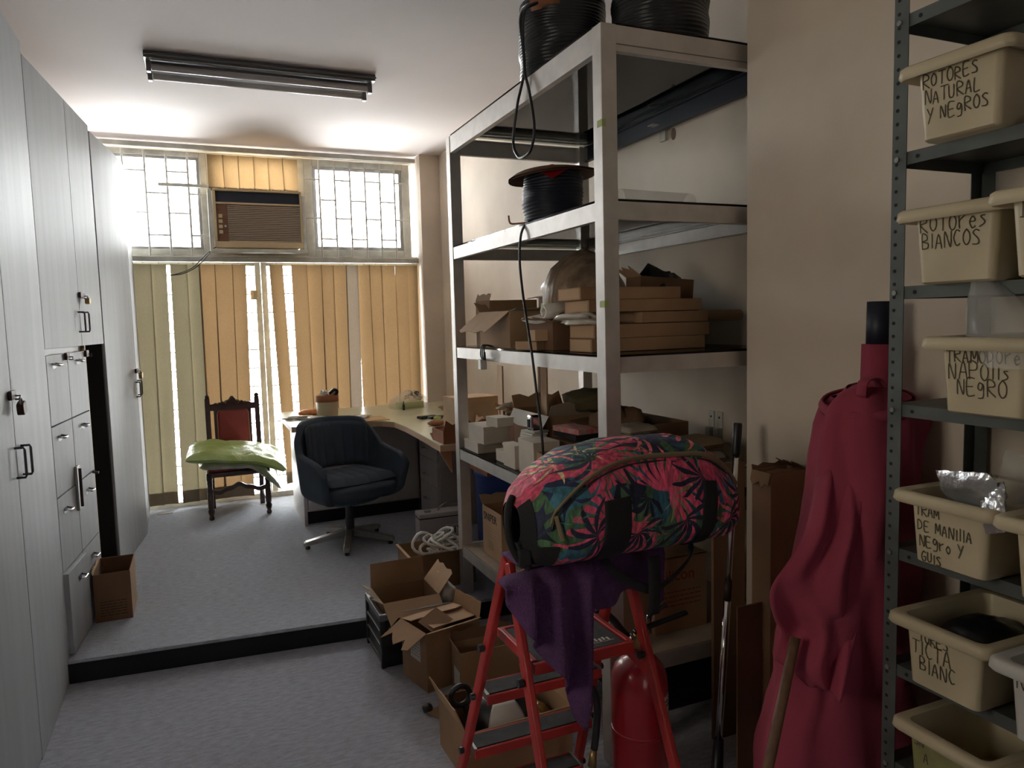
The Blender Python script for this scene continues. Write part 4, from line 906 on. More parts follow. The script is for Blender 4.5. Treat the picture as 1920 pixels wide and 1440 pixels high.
P = [(1.33, 2.83, z3+.135), (1.335, 2.76, z3+.125), (1.34, 2.70, z3+.122), (1.345, 2.655, z3+.13), (1.35, 2.635, z3+.16), (1.35, 2.66, z3+.185), (1.35, 2.685, z3+.165), (1.35, 2.67, z3+.148)]
G().strip(sm(P, 5), .12, .014, (1, 0, .15)).build('sheet', 'paper', t, smooth=True)
blob('plastic_bag', 'grey plastic bag spilling over the flat cartons by the corner post', 'bag', (1.33, 2.44, z3+.10), (.07, .12, .05), 'bagwhite', 31, .5)
t = thing('power_plug', 'grey plug with bundled cord hanging over the third shelf rail', 'plug', (1.23, 3.18, 1.39))
G().bb(1.205, 1.237, 3.165, 3.20, 1.325, 1.375).build('plug_body', 'pvcwhite', t, bevel=.004)
g = G()
for k in range(3): g.tube(sm([(1.27, 3.19-.015*k, z3+.004), (1.225, 3.185-.02*k, z3+.012), (1.212, 3.18-.022*k, z3-.03), (1.22, 3.17-.015*k, z3-.055), (1.228, 3.165, z3-.02)], 4), .0032, 6)
g.build('cord', 'blackcable', t, smooth=True)
o = G().obox((1.34, 2.92, z3+.008), (.12, .46, .014), (0, 0, -.05)).build('cardboard_sheet', 'carddark', org=(1.34, 2.92, z3)); tag(o, 'flat brown cardboard sheet along the front of the third shelf', 'sheet')

# fourth shelf
z4 = ZS[3]
def sbox(name, label, loc, s, rz=0, m='whitecard', cat='box', group='white cartons on the fourth shelf', lid=True):
    o = G().bb(-s[0]/2, s[0]/2, -s[1]/2, s[1]/2, 0, s[2]).build(name, m, org=(0, 0, 0), bevel=.0015); tag(o, label, cat, group)
    if lid: G().bb(-s[0]/2-.0008, s[0]/2+.0008, -s[1]/2-.0008, s[1]/2+.0008, s[2]*.80, s[2]+.0008).build('lid', m, o)
    return place(o, loc, rz)
sbox('white_carton', 'flat white carton, lowest of three beside the window end post', (1.320, 3.47, z4), (.13, .20, .052))
sbox('white_carton', 'white carton resting on the flat one beside the window end post', (1.335, 3.42, z4+.053), (.14, .20, .085), .03)
sbox('white_carton', 'little white carton on top of two others beside the window end post', (1.36, 3.33, z4+.139), (.09, .12, .045), .1)
sbox('white_carton', 'small open white carton between the end stack and the card stack', (1.31, 3.13, z4), (.07, .10, .055), 0, lid=False)
sbox('white_carton', 'narrow white carton at the shelf edge, in front of the card stack', (1.285, 2.985, z4), (.05, .13, .105), .0)
sbox('white_carton', 'tall white carton at the shelf edge, beside the open tray', (1.325, 2.81, z4), (.12, .155, .145), 0)
sbox('white_carton', 'white carton behind the card stack on the fourth shelf', (1.40, 3.0, z4), (.11, .14, .115), 0)
for k in range(4): tag(G().obox((1.385+.004*k, 3.0, z4+.121+.0105*k), (.085, .10, .009), (0, 0, .08*k)).build('switch_plate', 'pvcwhite', org=(1.39, 3.0, z4+.12), bevel=.002), ['lowest', 'second from bottom', 'third from bottom', 'topmost'][k]+' of the white plates stacked on a white carton', 'plate', 'white plates on the fourth shelf')
t = thing('metal_clip', 'shiny chrome fitting standing on the white plates', 'fitting', (1.375, 2.95, z4+.163)); G().bb(1.345, 1.40, 2.925, 2.975, z4+.163, z4+.235).build('body', 'chrome', t, bevel=.01); G().bb(1.342, 1.348, 2.94, 2.96, z4+.18, z4+.215).build('slot', 'dark', t)
carton('cardboard_box', 'open tray of metal parts on the fourth shelf by the hanging cable', (1.395, 2.545, z4), (.27, .30, .115), 0, 'card', (('+x', 60, .07, 'card', .3),))
g = G(); rr = random.Random(9)
for k in range(16):
    c = Vector((1.395+rr.uniform(-.09, .09), 2.545+rr.uniform(-.11, .11), z4+.09+rr.uniform(0, .025))); g.tube([c, c+Vector((rr.uniform(-.05, .05), rr.uniform(-.05, .05), rr.uniform(-.01, .02)))], .006, 6)
o = g.build('metal_parts', 'steel', org=(1.395, 2.545, z4+.09)); o['kind'] = 'stuff'; tag(o, 'loose metal parts heaped in the open tray', 'metal parts')
carton('cardboard_box', 'brown carton with raised flaps in the middle of the fourth shelf', (1.60, 3.18, z4), (.28, .40, .215), 0, 'card', (('-x', 150, .08, 'paper', .1), ('+y', 30, .08, 'cardlight', .3), ('-y', 20, .07, 'cardgrey', .3)))
carton('cardboard_box', 'reddish carton stuffed with paper at the window end of the fourth shelf', (1.62, 3.50, z4), (.30, .20, .20), 0, 'cardred', (('-x', 60, .05, 'cardred', .5),))
blob('crumpled_paper', 'crumpled brown paper on the reddish carton', 'paper', (1.53, 3.47, z4+.17), (.10, .09, .06), 'kraft', 14, .6)
carton('cardboard_box', 'dark carton at the back of the fourth shelf behind the open tray', (1.80, 2.78, z4), (.30, .36, .20), 0, 'carddark', (('-x', 95, .12, 'carddark', .2),), open_top=True)
for k, (y, w, h, lb) in enumerate(((3.42, .12, .44, 'tall light cardboard sheet upright on the fourth shelf, the one nearer the hanging cable'), (3.47, .13, .42, 'tall light cardboard sheet upright on the fourth shelf, partly behind another sheet'))):
    o = G().obox((0, 0, h/2), (.008, w, h)).build('cardboard_sheet', 'cardlight', org=(0, 0, 0)); tag(o, lb, 'sheet'); place(o, (1.575-.10*k, y-.16*(1-k)+.115*k, z4), -.2)
tag(G().obox((1.635, 3.415, z4+.22), (.03, .025, .44), (0, 0, 0)).build('dark_stick', 'carddark', org=(1.635, 3.41, z4)), 'dark upright strip beside the tall cardboard sheet', 'strip')
blob('sack', 'olive cloth sack heaped at the back of the fourth shelf', 'sack', (1.70, 3.02, z4+.216), (.13, .13, .11), 'olive', 17, .3)
blob('dark_jacket', 'dark brown folded jacket on the fourth shelf behind the tray', 'jacket', (1.68, 2.74, z4+.001), (.12, .15, .26), 'carddark', 27, .35)
for k, (m_, lb) in enumerate((('dark', 'dark book under the pink topped book on the fourth shelf'), ('pinkprint', 'pink topped book lying on the dark book'))):
    o = G().obox((0, 0, 0), (.12, .19, .022)).build('book', m_, org=(0, 0, -.011)); tag(o, lb, 'book', 'books on the fourth shelf'); place(o, (1.50, 2.79, z4+.145+.0235*k+.0), .1*k+.05)
o = sbox('brown_carton', 'plain brown carton under the books', (1.50, 2.81, z4), (.13, .22, .131), 0, 'carddark', 'box', None, False)
blob('magazine_pile', 'crumpled pink magazines on the jacket behind the corner post', 'magazines', (1.56, 2.50, z4+.12), (.10, .14, .07), 'pinkprint', 33, .4)
# parcels near the pillar
PK = [('kraft_parcel', (1.66, 2.33, z4), (.50, .26, .045), 'kraft', 'flat kraft parcel lowest in the pile by the pillar'), ('kraft_parcel', (1.68, 2.35, z4+.046), (.44, .25, .040), 'kraft', 'second kraft parcel from the bottom of the pile by the pillar'),
      ('kraft_parcel', (1.53, 2.36, z4+.087), (.22, .22, .085), 'kraft', 'fat kraft bag in the parcel pile by the pillar'), ('kraft_parcel', (1.545, 2.37, z4+.173), (.17, .18, .040), 'cardgrey', 'small brown parcel on the fat kraft bag'), ('kraft_parcel', (1.535, 2.385, z4+.214), (.15, .15, .030), 'cardgrey', 'topmost small parcel of the pile by the pillar'),
      ('kraft_parcel', (1.77, 2.36, z4+.132), (.26, .18, .045), 'kraft', 'long folded kraft envelope above the flat parcels by the pillar'), ('kraft_parcel', (1.76, 2.33, z4+.088), (.22, .20, .042), 'cardgrey', 'grey brown parcel under the folded kraft envelope')]
for k, (nm, c, s, m_, lb) in enumerate(PK):
    def fpk(sg, c=c, s=s, k=k):
        def f(u, v):
            a, b = 2*u-1, 2*v-1; q = max(0, 1-max(abs(a)**6, abs(b)**6))**.4; w = .006*nz(a*3+k, b*3, k)
            return (c[0]+a*s[0]/2, c[1]+b*s[1]/2+.01*a, c[2]+s[2]/2+(sg*s[2]/2+w)*q+ (0.0 if sg < 0 else 0))
        return f
    o = G().grid(16, 12, fpk(1)).grid(16, 12, fpk(-1)).build(nm, m_, org=(c[0], c[1], c[2]), smooth=True); tag(o, lb, 'parcel', 'kraft parcels by the pillar')
t = thing('plastic_tray', 'shallow plastic wrapped tray in the parcel pile nearest the chrome pole', 'tray', (1.86, 2.30, z4+.09)); G().bb(1.70, 1.93, 2.16, 2.23, z4, z4+.075).build('body', 'cardgrey', t, bevel=.01, seg=3); G().bb(1.71, 1.92, 2.165, 2.225, z4+.075, z4+.083).build('wrap', 'silverfilm', t)

# fifth shelf and under it
z5 = ZS[4]
o = carton('cardboard_box', 'light brown carton with slanted black lettering on the lowest shelf', (1.40, 3.325, z5), (.20, .25, .245), 0, 'cardlight', (('+y', 55, .07, 'cardlight', .2), ('+x', 30, .05, 'card', .3)))
print_text('lettering', 'SNIPER', 'dark', o, (-.1008, .105, .178), (0, -1, .02), (0, 0, 1), .056)
lines_on(G(), (-.1008, .06, .145), (0, -1, 0), (0, 0, 1), .11, .06, 4, .003, 5).build('print', 'inkfaint', o); lines_on(G(), (-.1008, .05, .075), (0, -1, 0), (0, 0, 1), .07, .045, 5, .005, 6).build('print', 'inkfaint', o)
BZ = ZP-z5; t = thing('plastic_drum', 'blue plastic drum on the platform between the desk end and the shelving', 'drum', (1.63, 3.875, ZP))
G().lathe([(.15, ZP), (.185, ZP+.004), (.195, ZP+.56), (.203, ZP+.565), (.203, ZP+.60), (.185, ZP+.60), (.17, ZP+.02)], (1.63, 3.875, 0), 40).build('body', 'blue', t, smooth=True)
G().grid(8, 4, lambda u, v: (1.63+.1955*math.cos(4.3+u*.35), 3.875+.1955*math.sin(4.3+u*.35), ZP+.42+.07*v)).build('sticker', 'cardgrey', t)
tag(G().bb(1.42, 1.86, 3.68, 4.08, ZP+.602, ZP+.690).build('cardboard_sheet', 'cardred', org=(1.63, 3.87, ZP+.6)), 'flat brown carton lying on top of the blue drum', 'sheet')
blob('plastic_bag', 'white printed plastic bag on the floor under the lowest shelf', 'bag', (1.42, 2.86, .0), (.13, .14, .26), 'bagwhite', 41, .25)
o = carton('cardboard_box', 'closed carton with red lettering on the lowest shelf', (1.62, 2.36, z5), (.235, .30, .285), 0, 'card', open_top=False)
print_text('lettering', 'silicon', 'inkred', o, (-.095, -.1506, .195), (1, 0, 0), (0, 0, 1), .062); lines_on(G(), (-.08, -.1506, .15), (1, 0, 0), (0, 0, 1), .17, .07, 4, .004, 8).build('print', 'inkred', o)
carton('cardboard_box', 'dark carton between the corner post and the red lettered carton', (1.415, 2.37, z5), (.155, .28, .26), 0, 'carddark', open_top=False)
carton('cardboard_box', 'brown carton on the lowest shelf behind the ladder', (1.41, 2.78, z5), (.22, .40, .24), 0, 'card', (('-x', 70, .05, 'cardlight', .3),))
tag(G().bb(1.50, 1.95, 2.30, 2.75, 0, .25).build('storage_box', 'black', org=(1.7, 2.5, 0), bevel=.01), 'black plastic box on the floor behind the fire extinguisher', 'box')

# ------------------------------------------------------------------ cartons and crate on the floor
t = thing('plastic_crate', 'black plastic crate at the platform edge, stuffed with cartons', 'crate', (0, 0, 0))
a, b, h = .21, .158, .25
G().bb(-a+.012, a-.012, -b+.012, b-.012, 0, .012).bb(-a+.012, a-.012, -b+.012, -b+.017, .012, h-.03).bb(-a+.012, a-.012, b-.017, b-.012, .012, h-.03).bb(-a+.012, -a+.017, -b+.017, b-.017, .012, h-.03).bb(a-.017, a-.012, -b+.017, b-.017, .012, h-.03).build('body', 'black', t)
G().bb(-a, a, -b, -b+.02, h-.03, h).bb(-a, a, b-.02, b, h-.03, h).bb(-a, -a+.02, -b+.02, b-.02, h-.03, h).bb(a-.02, a, -b+.02, b-.02, h-.03, h).build('rim', 'cratesilver', t, bevel=.004)
for sx in (-1, 1):
    for sy in (-1, 1): G().bb(sx*a, sx*(a-.022), sy*b, sy*(b-.022), 0, h-.03).build('corner_post', 'black', t, bevel=.004)
g = G()
for z in (.02, .09, .155): g.bb(-a, a, -b+.002, -b+.012, z, z+.012).bb(-a+.002, -a+.012, -b, b, z, z+.012)
g.build('rib', 'black', t, bevel=.002)
place(t, (.893, 3.312, 0), 0)
carton('cardboard_box', 'brown carton standing in the black crate with a tall raised flap', (.845, 3.33, .013), (.27, .23, .265), .02, 'card', (('+y', 4, .115, 'card'), ('-y', 118, .135, 'cardlight', .35), ('-x', 60, .06, 'cardgrey', .5), ('+x', 40, .12, 'cardlight', .1)))
t = thing('white_bottle', 'white plastic bottle poking out of the black crate', 'bottle', (1.045, 3.36, .013)); G().lathe([(.036, .013), (.038, .02), (.036, .24), (.020, .30), (.020, .305)], (1.045, 3.36, 0), 20).build('body', 'pvcwhite', t, smooth=True); G().lathe([(.023, .305), (.023, .335), (.012, .335), (.012, .31)], (1.045, 3.36, 0), 20).build('neck', 'whitecard', t, smooth=True)
blob('foam_piece', 'white foam piece beside the bottle in the crate', 'foam', (1.035, 3.25, .20), (.045, .04, .10), 'pvcwhite', 4, .2)
blob('crumpled_paper', 'pinkish crumpled paper in the front corner of the black crate', 'paper', (.735, 3.20, .13), (.035, .03, .11), 'kraft', 6, .4)
# carton of white cables on the platform
o = carton('cardboard_box', 'open carton of white cable coils beside the shelving end post', (1.175, 3.88, ZP), (.37, .27, .195), 0, 'card', (('-x', 95, .012, 'cardlight'), ('-y', 70, .15, 'cardlight', .2)))
g = G(); rr = random.Random(5)
for k in range(13):
    c = Vector((1.175+rr.uniform(-.08, .10), 3.88+rr.uniform(-.05, .05), ZP+.15+.008*k)); n_ = Vector((rr.uniform(-.6, .6), rr.uniform(-.8, .2), 1)).normalized(); u = n_.orthogonal().normalized(); w_ = n_.cross(u); r = rr.uniform(.045, .085)
    g.tube([c+(u*math.cos(q*PI/9)+w_*math.sin(q*PI/9))*r*(1+.1*math.sin(q)) for q in range(18)], .0085, 8, closed=True)
tag(g.build('cable_coil', 'pvcwhite', org=(1.175, 3.88, ZP+.15), smooth=True), 'tangled white cable coils heaped in the open carton', 'cable')
# big opened carton
o = carton('cardboard_box', 'big torn carton with folded top flaps in front of the black crate', (.915, 2.995, 0), (.27, .215, .256), .235, 'card', (('+x', 12, .07, 'cardlight', .05), ('-x', 118, .12, 'card', .45), ('-y', 70, .045, 'card', .6), ('+y', -80, .10, 'cardlight', .2)))
G().obox((.025, .012, .2585), (.215, .185, .003), (.0, 0, .0)).build('top_flap', 'cardlight', o); G().obox((-.045, -.035, .268), (.11, .10, .003), (.35, -.3, .2)).build('torn_flap', 'card', o)
G().add([(-.1356, -.055, .115), (-.1356, .03, .115), (-.1356, .03, .22), (-.1356, -.055, .22)], [(0, 1, 2, 3)]).build('white_label', 'paper', o); lines_on(G(), (-.1361, .022, .20), (0, -1, 0), (0, 0, 1), .07, .08, 6, .003, 22).build('print', 'inkfaint', o)
lines_on(G(), (-.02, .06, .2597), (1, 0, 0), (0, 1, 0), .12, .07, 5, .004, 31).build('print', 'inkfaint', o)
o = carton('cardboard_box', 'low open carton with a torn corner, behind the ladder steps', (1.055, 2.805, 0), (.27, .125, .195), -.03, 'card', (('-x', 25, .035, 'cardlight', .6), ('+y', 15, .05, 'carddark', .3)))
G().add([(-.1356, -.05, .03), (-.1356, .03, .03), (-.1356, .03, .11), (-.1356, -.05, .11)], [(0, 1, 2, 3)]).build('white_label', 'paper', o)
o = carton('cardboard_box', 'open carton holding a black helmet under the ladder', (.945, 2.345, 0), (.40, .28, .185), .03, 'card', (('-x', 22, .10, 'cardlight', .15), ('+x', 14, .10, 'card', .25), ('-y', 175, .08, 'card', .1)))
t = thing('helmet', 'black helmet with a pale painted visor in the carton under the ladder', 'helmet', (.93, 2.33, .006))
def fhel(u, v):
    a = 2*PI*u; e = v*PI; r = .128; return (.925+r*math.sin(e)*math.cos(a)*1.05, 2.335+r*math.sin(e)*math.sin(a)*.92, .006+.115+r*math.cos(e)*-.9)
G().grid(32, 18, fhel, cu=True).build('shell', 'black', t, smooth=True)
def fvis(u, v):
    a = PI+.9+u*1.1; e = .50*PI+v*.33*PI; r = .131; return (.925+r*math.sin(e)*math.cos(a)*1.05, 2.335+r*math.sin(e)*math.sin(a)*.92, .121-r*math.cos(e)*.9)
G().grid(12, 8, fvis).build('visor_highlight', 'tubwhite', t, smooth=True, solid=.004)  # pale patch paints the helmet's glossy white highlight
o = G().tube([(.785+.035*math.cos(k*PI/10), 2.36, .235+.035*math.sin(k*PI/10)) for k in range(20)], .010, 8, closed=True).tube([(.80, 2.36, .20), (.83, 2.36, .10), (.84, 2.36, .02)], .012, 8)
tag(o.build('black_ring', 'black', org=(.79, 2.36, .02), smooth=True), 'black ring handle sticking out beside the helmet', 'handle')
blob('metal_parts_bag', 'clear bag of small brass parts next to the helmet', 'bag', (1.07, 2.33, .006), (.06, .09, .13), 'brass', 15, .4)
carton_scrap = G().obox((.835, 2.69, .006), (.13, .09, .005), (0, 0, .5)).build('cardboard_scrap', 'card', org=(.835, 2.69, 0)); tag(carton_scrap, 'torn cardboard scrap lying flat on the dark carpet', 'scrap')
blob('rubber_stopper', 'small black rubber stopper on the carpet next to the cardboard scrap', 'cap', (.765, 2.72, 0), (.022, .02, .03), 'black', 3, .2)

# ------------------------------------------------------------------ red step ladder
t = thing('step_ladder', 'red metal folding step ladder in front of the shelving', 'ladder', (.88, 1.73, 0))
AL, AF = Vector((.712, 1.722, .93)), Vector((.650, 2.085, 0)); CL, CF = Vector((1.050, 1.722, .93)), Vector((1.088, 2.085, 0))
BT, BF = Vector((.712, 1.705, .925)), Vector((.720, 1.385, 0)); DT, DF = Vector((1.050, 1.705, .925)), Vector((1.112, 1.385, 0))
for a_, b_, nm in ((AL, AF, 'front_rail'), (CL, CF, 'front_rail'), (BT, BF, 'rear_rail'), (DT, DF, 'rear_rail')):
    r_ = G().bar(b_, a_, .020, .034, (0, 1, 0)).build(nm, 'red', t, bevel=.005, seg=3); d_ = (a_-b_).normalized()
    G().bar(b_, b_+d_*.04, .026, .040, (0, 1, 0)).build('rubber_foot', 'black', r_, bevel=.004)
for z in (.10, .30, .50):
    k = z/.93; l = AF.lerp(AL, k); r = CF.lerp(CL, k); y = l.y
    s_ = G().bb(l.x+.008, r.x-.008, y-.050, y-.042, z-.026, z+.002).bb(l.x+.008, r.x-.008, y+.034, y+.042, z-.026, z+.002).bb(l.x+.008, r.x-.008, y-.042, y+.034, z-.006, z).build('step', 'red', t, bevel=.003)
    G().bb(l.x+.012, r.x-.012, y-.038, y+.030, z, z+.004).build('tread', 'tread', s_)
    for x in (l.x+.006, r.x-.016): G().bb(x, x+.010, y-.046, y+.040, z-.012, z+.006).build('end_cap', 'steel', s_)
    for x, sgn in ((l.x, -1), (r.x, 1)): G().lathe([(.010, 0), (.010, .012), (.004, .016)], (x+sgn*.010 if sgn > 0 else x-.024, y, z-.015), 10, 'x').build('bolt', 'black', s_)
p = G().bb(.735, 1.030, 1.612, 1.627, .655, .685).bb(.735, 1.030, 1.850, 1.865, .660, .685).bb(.735, .752, 1.627, 1.850, .660, .688).bb(1.013, 1.030, 1.627, 1.850, .660, .688).bb(.752, 1.013, 1.627, 1.850, .668, .678).build('platform', 'red', t, bevel=.003)
tr_ = G().bb(.756, 1.009, 1.631, 1.846, .678, .683).build('tread', 'tread', p)
g = G()
for k in range(7): g.bb(.905+k*.012, .912+k*.012, 1.66+.003*(k % 2), 1.676+.004*((k*3) % 2), .6832, .6836)
g.bb(.90, .993, 1.655, 1.657, .6832, .6836); g.build('worn_print', 'whitecard', tr_)
for x0, bt, bf in ((.735, BT, BF), (1.030, DT, DF)):
    q = bf.lerp(bt, .70); G().bar((x0, 1.70, .655), (q.x, q.y, q.z-.05), .006, .022).build('hinge_link', 'red', t)
for a_, b_ in ((AF, AL), (BF, BT), (CF, CL), (DF, DT)):
    q = b_.lerp(a_, .30); G().lathe([(.011, 0), (.011, .014), (.005, .018)], (q.x-.028, q.y, q.z), 12, 'x').build('rivet', 'black', t)
G().tube([(.712, 1.713, .930), (1.050, 1.713, .930)], .012, 12).build('top_bar', 'red', t, smooth=True)
G().bar((.720+.006, 1.50, .325), (1.10, 1.50, .325), .010, .024).build('rear_brace', 'red', t)

# ------------------------------------------------------------------ towel
t = None
def ftow(u, v):
    x = .643+u*.247; zt_ = .945-.03*(1-u)**3; zb = pw(u, (0, .865), (.10, .80), (.28, .775), (.50, .69), (.70, .56), (.84, .535), (.93, .63), (1, .80)); z = lerp(zt_, zb, v)
    y = 1.565+.030*math.sin(u*19+v*1.5)*min(1, .25+v)+.012*math.sin(u*31+2)*v-.02*v+.05*(1-min(1, v*8))**2; x += .012*math.sin(u*13)*v+.02*v*(u-.4)*-1
    return (x, y, z)
def ftow2(u, v):
    x = .880+u*.245; zb = pw(u, (0, .76), (.15, .80), (.55, .835), (.80, .82), (.9, .76), (1, .785)); z = lerp(.945, zb, v); y = 1.60+.018*math.sin(u*14+1)*min(1, .3+v)+.03*(1-min(1, v*5))**2
    return (x, y, z)
g = G().grid(46, 26, ftow).grid(34, 12, ftow2).grid(40, 8, lambda u, v: (.70+u*.40, 1.60+v*.13, .9445+.001*math.sin(u*40)))
o = g.build('towel', 'towel', org=(.86, 1.6, .94), smooth=True, solid=.005); tag(o, 'purple towel draped over the top of the red ladder under the duffel bag', 'towel')

# ------------------------------------------------------------------ duffel bag
t = thing('duffel_bag', 'pink and navy tropical print duffel bag lying on the ladder', 'bag', (1.01, 1.62, .948))
BX0, BX1 = .685, 1.335
def bagpt(s, a, k=1.0):
    """s along the length 0..1, a angle round the section (0 = towards camera, pi/2 = up)"""
    s = max(0, min(1, s)); top = pw(s, (0, 1.105), (.05, 1.150), (.15, 1.190), (.27, 1.228), (.42, 1.240), (.62, 1.240), (.76, 1.225), (.87, 1.185), (.95, 1.125), (1, 1.06)); bot = pw(s, (0, 1.01), (.04, .958), (.12, .949), (.88, .949), (.96, .955), (1, .985)); hd = pw(s, (0, .055), (.04, .105), (.12, .145), (.25, .160), (.75, .160), (.88, .140), (.95, .105), (1, .03))
    top += .006*nz(s*6, 1, 2); c, n = math.cos(a), math.sin(a); e = .78
    cy = math.copysign(abs(c)**e, c); cz = math.copysign(abs(n)**e, n); zc = (top+bot)/2; hz = (top-bot)/2
    w = 1+.045*nz(s*5, c*1.6+3, n*1.6)+.02*nz(s*13, c*3, n*3+7)
    z = zc+hz*cz*(w if cz > -.5 else 1)*k; return Vector((BX0+(BX1-BX0)*s, 1.62-hd*cy*w*k, max(.9485, z)))
G().grid(60, 44, lambda u, v: bagpt(v, 2*PI*u), cu=True).build('body', 'floral', t, smooth=True)
def patch(s0, s1, a0, a1, k, nu=14, nv=12): return G().grid(nu, nv, lambda u, v: bagpt(lerp(s0, s1, u), lerp(a0, a1, v), k))
patch(0, .035, -1.6, 1.0, 1.012, 5, 20).build('end_panel', 'webbing', t, smooth=True)
patch(.02, .10, -1.3, -.25, 1.014, 8, 16).build('corner_pocket', 'webbing', t, smooth=True)
patch(.265, .375, -1.45, .16, 1.014, 8, 20).build('strap', 'webbing', t, smooth=True, solid=.003)
patch(.700, .765, -1.45, .25, 1.014, 6, 20).build('strap', 'webbing', t, smooth=True, solid=.003)
zp = [bagpt(s, a, 1.012) for s, a in [(.075, .10), (.085, .28), (.11, .42), (.16, .55), (.23, .66), (.33, .74), (.45, .78), (.6, .78), (.74, .74), (.85, .66), (.93, .55)]]
zs_ = sm(zp, 5); G().strip(zs_, .021, .005, (0, -.6, .8)).build('zip', 'zip', t, smooth=True)
G().strip([p+Vector((0, -.004, -.012)) for p in zs_], .008, .004, (0, -.6, .8)).build('zip_teeth', 'black', t, smooth=True)
G().bar(zp[1]+Vector((0, -.012, 0)), zp[0]+Vector((.02, -.018, -.035)), .012, .010).build('zip_pull', 'zip', t, bevel=.002)
L_, R_ = bagpt(.335, -1.2, 1.02), bagpt(.733, -1.2, 1.02)
h_ = sm([L_, L_+Vector((.02, -.015, -.035)), L_+Vector((.085, -.025, -.078)), L_.lerp(R_, .5)+Vector((0, -.028, -.092)), R_+Vector((-.07, -.025, -.070)), R_+Vector((-.01, -.015, -.03)), R_], 6)
G().strip(h_, .030, .004, (0, -.55, .83)).build('carry_handle', 'webbing', t, smooth=True)
G().strip(sm([(1.018, 1.50, .955), (1.02, 1.50, .90), (1.022, 1.505, .84), (1.022, 1.51, .80)], 4), .034, .003, (1, 0, 0)).build('hanging_strap', 'webbing', t, smooth=True)
G().tube(sm([(.69, 1.62, 1.12), (.668, 1.60, 1.09), (.662, 1.58, 1.03), (.675, 1.56, .985), (.70, 1.55, .96)], 5), .009, 8).build('shoulder_strap', 'webbing', t, smooth=True)
G().bb(.672, .705, 1.545, 1.565, .965, 1.005).build('buckle', 'black', t, bevel=.004)

# ------------------------------------------------------------------ fire extinguisher
ex, ey = 1.240, 1.915
t = thing('fire_extinguisher', 'dark red fire extinguisher standing behind the ladder', 'fire extinguisher', (ex, ey, 0))
G().lathe([(.080, 0), (.086, .004), (.088, .02), (.090, .024), (.090, .385), (.087, .415), (.078, .442), (.060, .464), (.036, .477), (.024, .482), (.024, .505)], (ex, ey, 0), 40).build('cylinder', 'redext', t, smooth=True)
G().lathe([(.0905, .235), (.0915, .237), (.0915, .243), (.0905, .245)], (ex, ey, 0), 40).build('band', 'redext', t, smooth=True)
l = G().grid(8, 3, lambda u, v: (ex+.0912*math.cos(5.10+u*.60), ey+.0912*math.sin(5.10+u*.60), .205+.16*v)).build('label', 'paper', t, smooth=True)
g = G()
for k in range(9):
    if k == 2: continue
    g.grid(6, 2, lambda u, v: (ex+.0917*math.cos(5.18+u*(.42 if k % 3 else .25)), ey+.0917*math.sin(5.18+u*(.42 if k % 3 else .25)), .345-k*.014+.005*v))
g.build('label_print', 'ink', l)
v_ = G().lathe([(.020, .503), (.026, .507), (.026, .535), (.016, .540), (.016, .560)], (ex, ey, 0), 16).build('valve', 'brass', t, smooth=True)
G().bar((ex-.02, ey, .555), (ex+.175, ey-.015, .590), .020, .012).build('carry_lever', 'black', t, bevel=.004)
G().bar((ex-.015, ey, .578), (ex+.10, ey-.008, .628), .018, .008).build('squeeze_lever', 'black', t, bevel=.003)
G().tube([(ex+.03+.014*math.cos(k*PI/6), ey-.02, .60+.014*math.sin(k*PI/6)) for k in range(12)], .002, 6, closed=True).build('pin_ring', 'chrome', t)
hp = sm([(ex-.02, ey, .530), (ex-.06, ey-.005, .565), (ex-.10, ey-.01, .615), (ex-.15, ey-.01, .655), (ex-.195, ey-.005, .640), (ex-.21, ey, .56), (ex-.185, ey, .45), (ex-.160, ey-.005, .36), (ex-.165, ey-.01, .28), (ex-.178, ey-.015, .215)], 6)
hs = G().tube(hp, .0115, 10).build('hose', 'black', t, smooth=True)
G().tube([(ex-.045, ey-.004, .552), (ex-.02, ey, .530)], .013, 10).build('hose_fitting', 'chrome', hs, smooth=True)
G().tube([(ex-.178, ey-.015, .218), (ex-.188, ey-.018, .165)], [.010, .014], 12).build('nozzle', 'brass', hs, smooth=True)

# ------------------------------------------------------------------ chrome pole, cartons against the pillar
t = thing('chrome_pole', 'long chrome pole with a black grip leaning beside the pillar', 'pole', (1.495, 1.855, 0))
Pb, Pt = Vector((1.495, 1.855, 0)), Vector((1.667, 1.952, 1.185)); PP = lambda k: Pb.lerp(Pt, k)
G().tube([PP(.115), PP(.52)], .0125, 16).build('lower_tube', 'chrome', t, smooth=True); G().tube([PP(.54), PP(.93)], .0105, 16).build('upper_tube', 'chrome', t, smooth=True)
G().tube([PP(.505), PP(.56)], .0135, 16).build('collar', 'rust', t, smooth=True); G().tube([PP(0), PP(.005), PP(.125)], [.022, .022, .016], 14).build('foot', 'black', t, smooth=True); G().tube([PP(.905), PP(.915), PP(.995), PP(1.0)], [.012, .0155, .0155, .013], 16).build('grip', 'black', t, smooth=True)
o = carton('cardboard_box', 'tall narrow brown carton standing against the pillar', (1.717, 1.812, 0), (.148, .085, 1.045), 0, 'card', (('-x', 165, .05, 'card', .4), ('+y', 15, .02, 'carddark', .5), ('+x', -60, .06, 'carddark', .4), ('-y', -75, .03, 'carddark', .5)))
tag(G().obox((0, 0, .31), (.10, .006, .62)).build('cardboard_sheet', 'carddark', org=(0, 0, 0)), 'dark cardboard sheet leaning between the chrome pole and the tall carton', 'sheet'); place(bpy.data.objects['cardboard_sheet.005'] if 'cardboard_sheet.005' in bpy.data.objects else bpy.context.scene.objects[-1], (1.585, 1.80, 0), .0, rx=.0)
tag(G().bb(1.655, 1.795, 2.064, 2.078, 0, 1.02).build('cardboard_sheet', 'carddark', org=(1.72, 2.07, 0)), 'tall brown cardboard sheet upright between the shelving and the pillar', 'sheet')

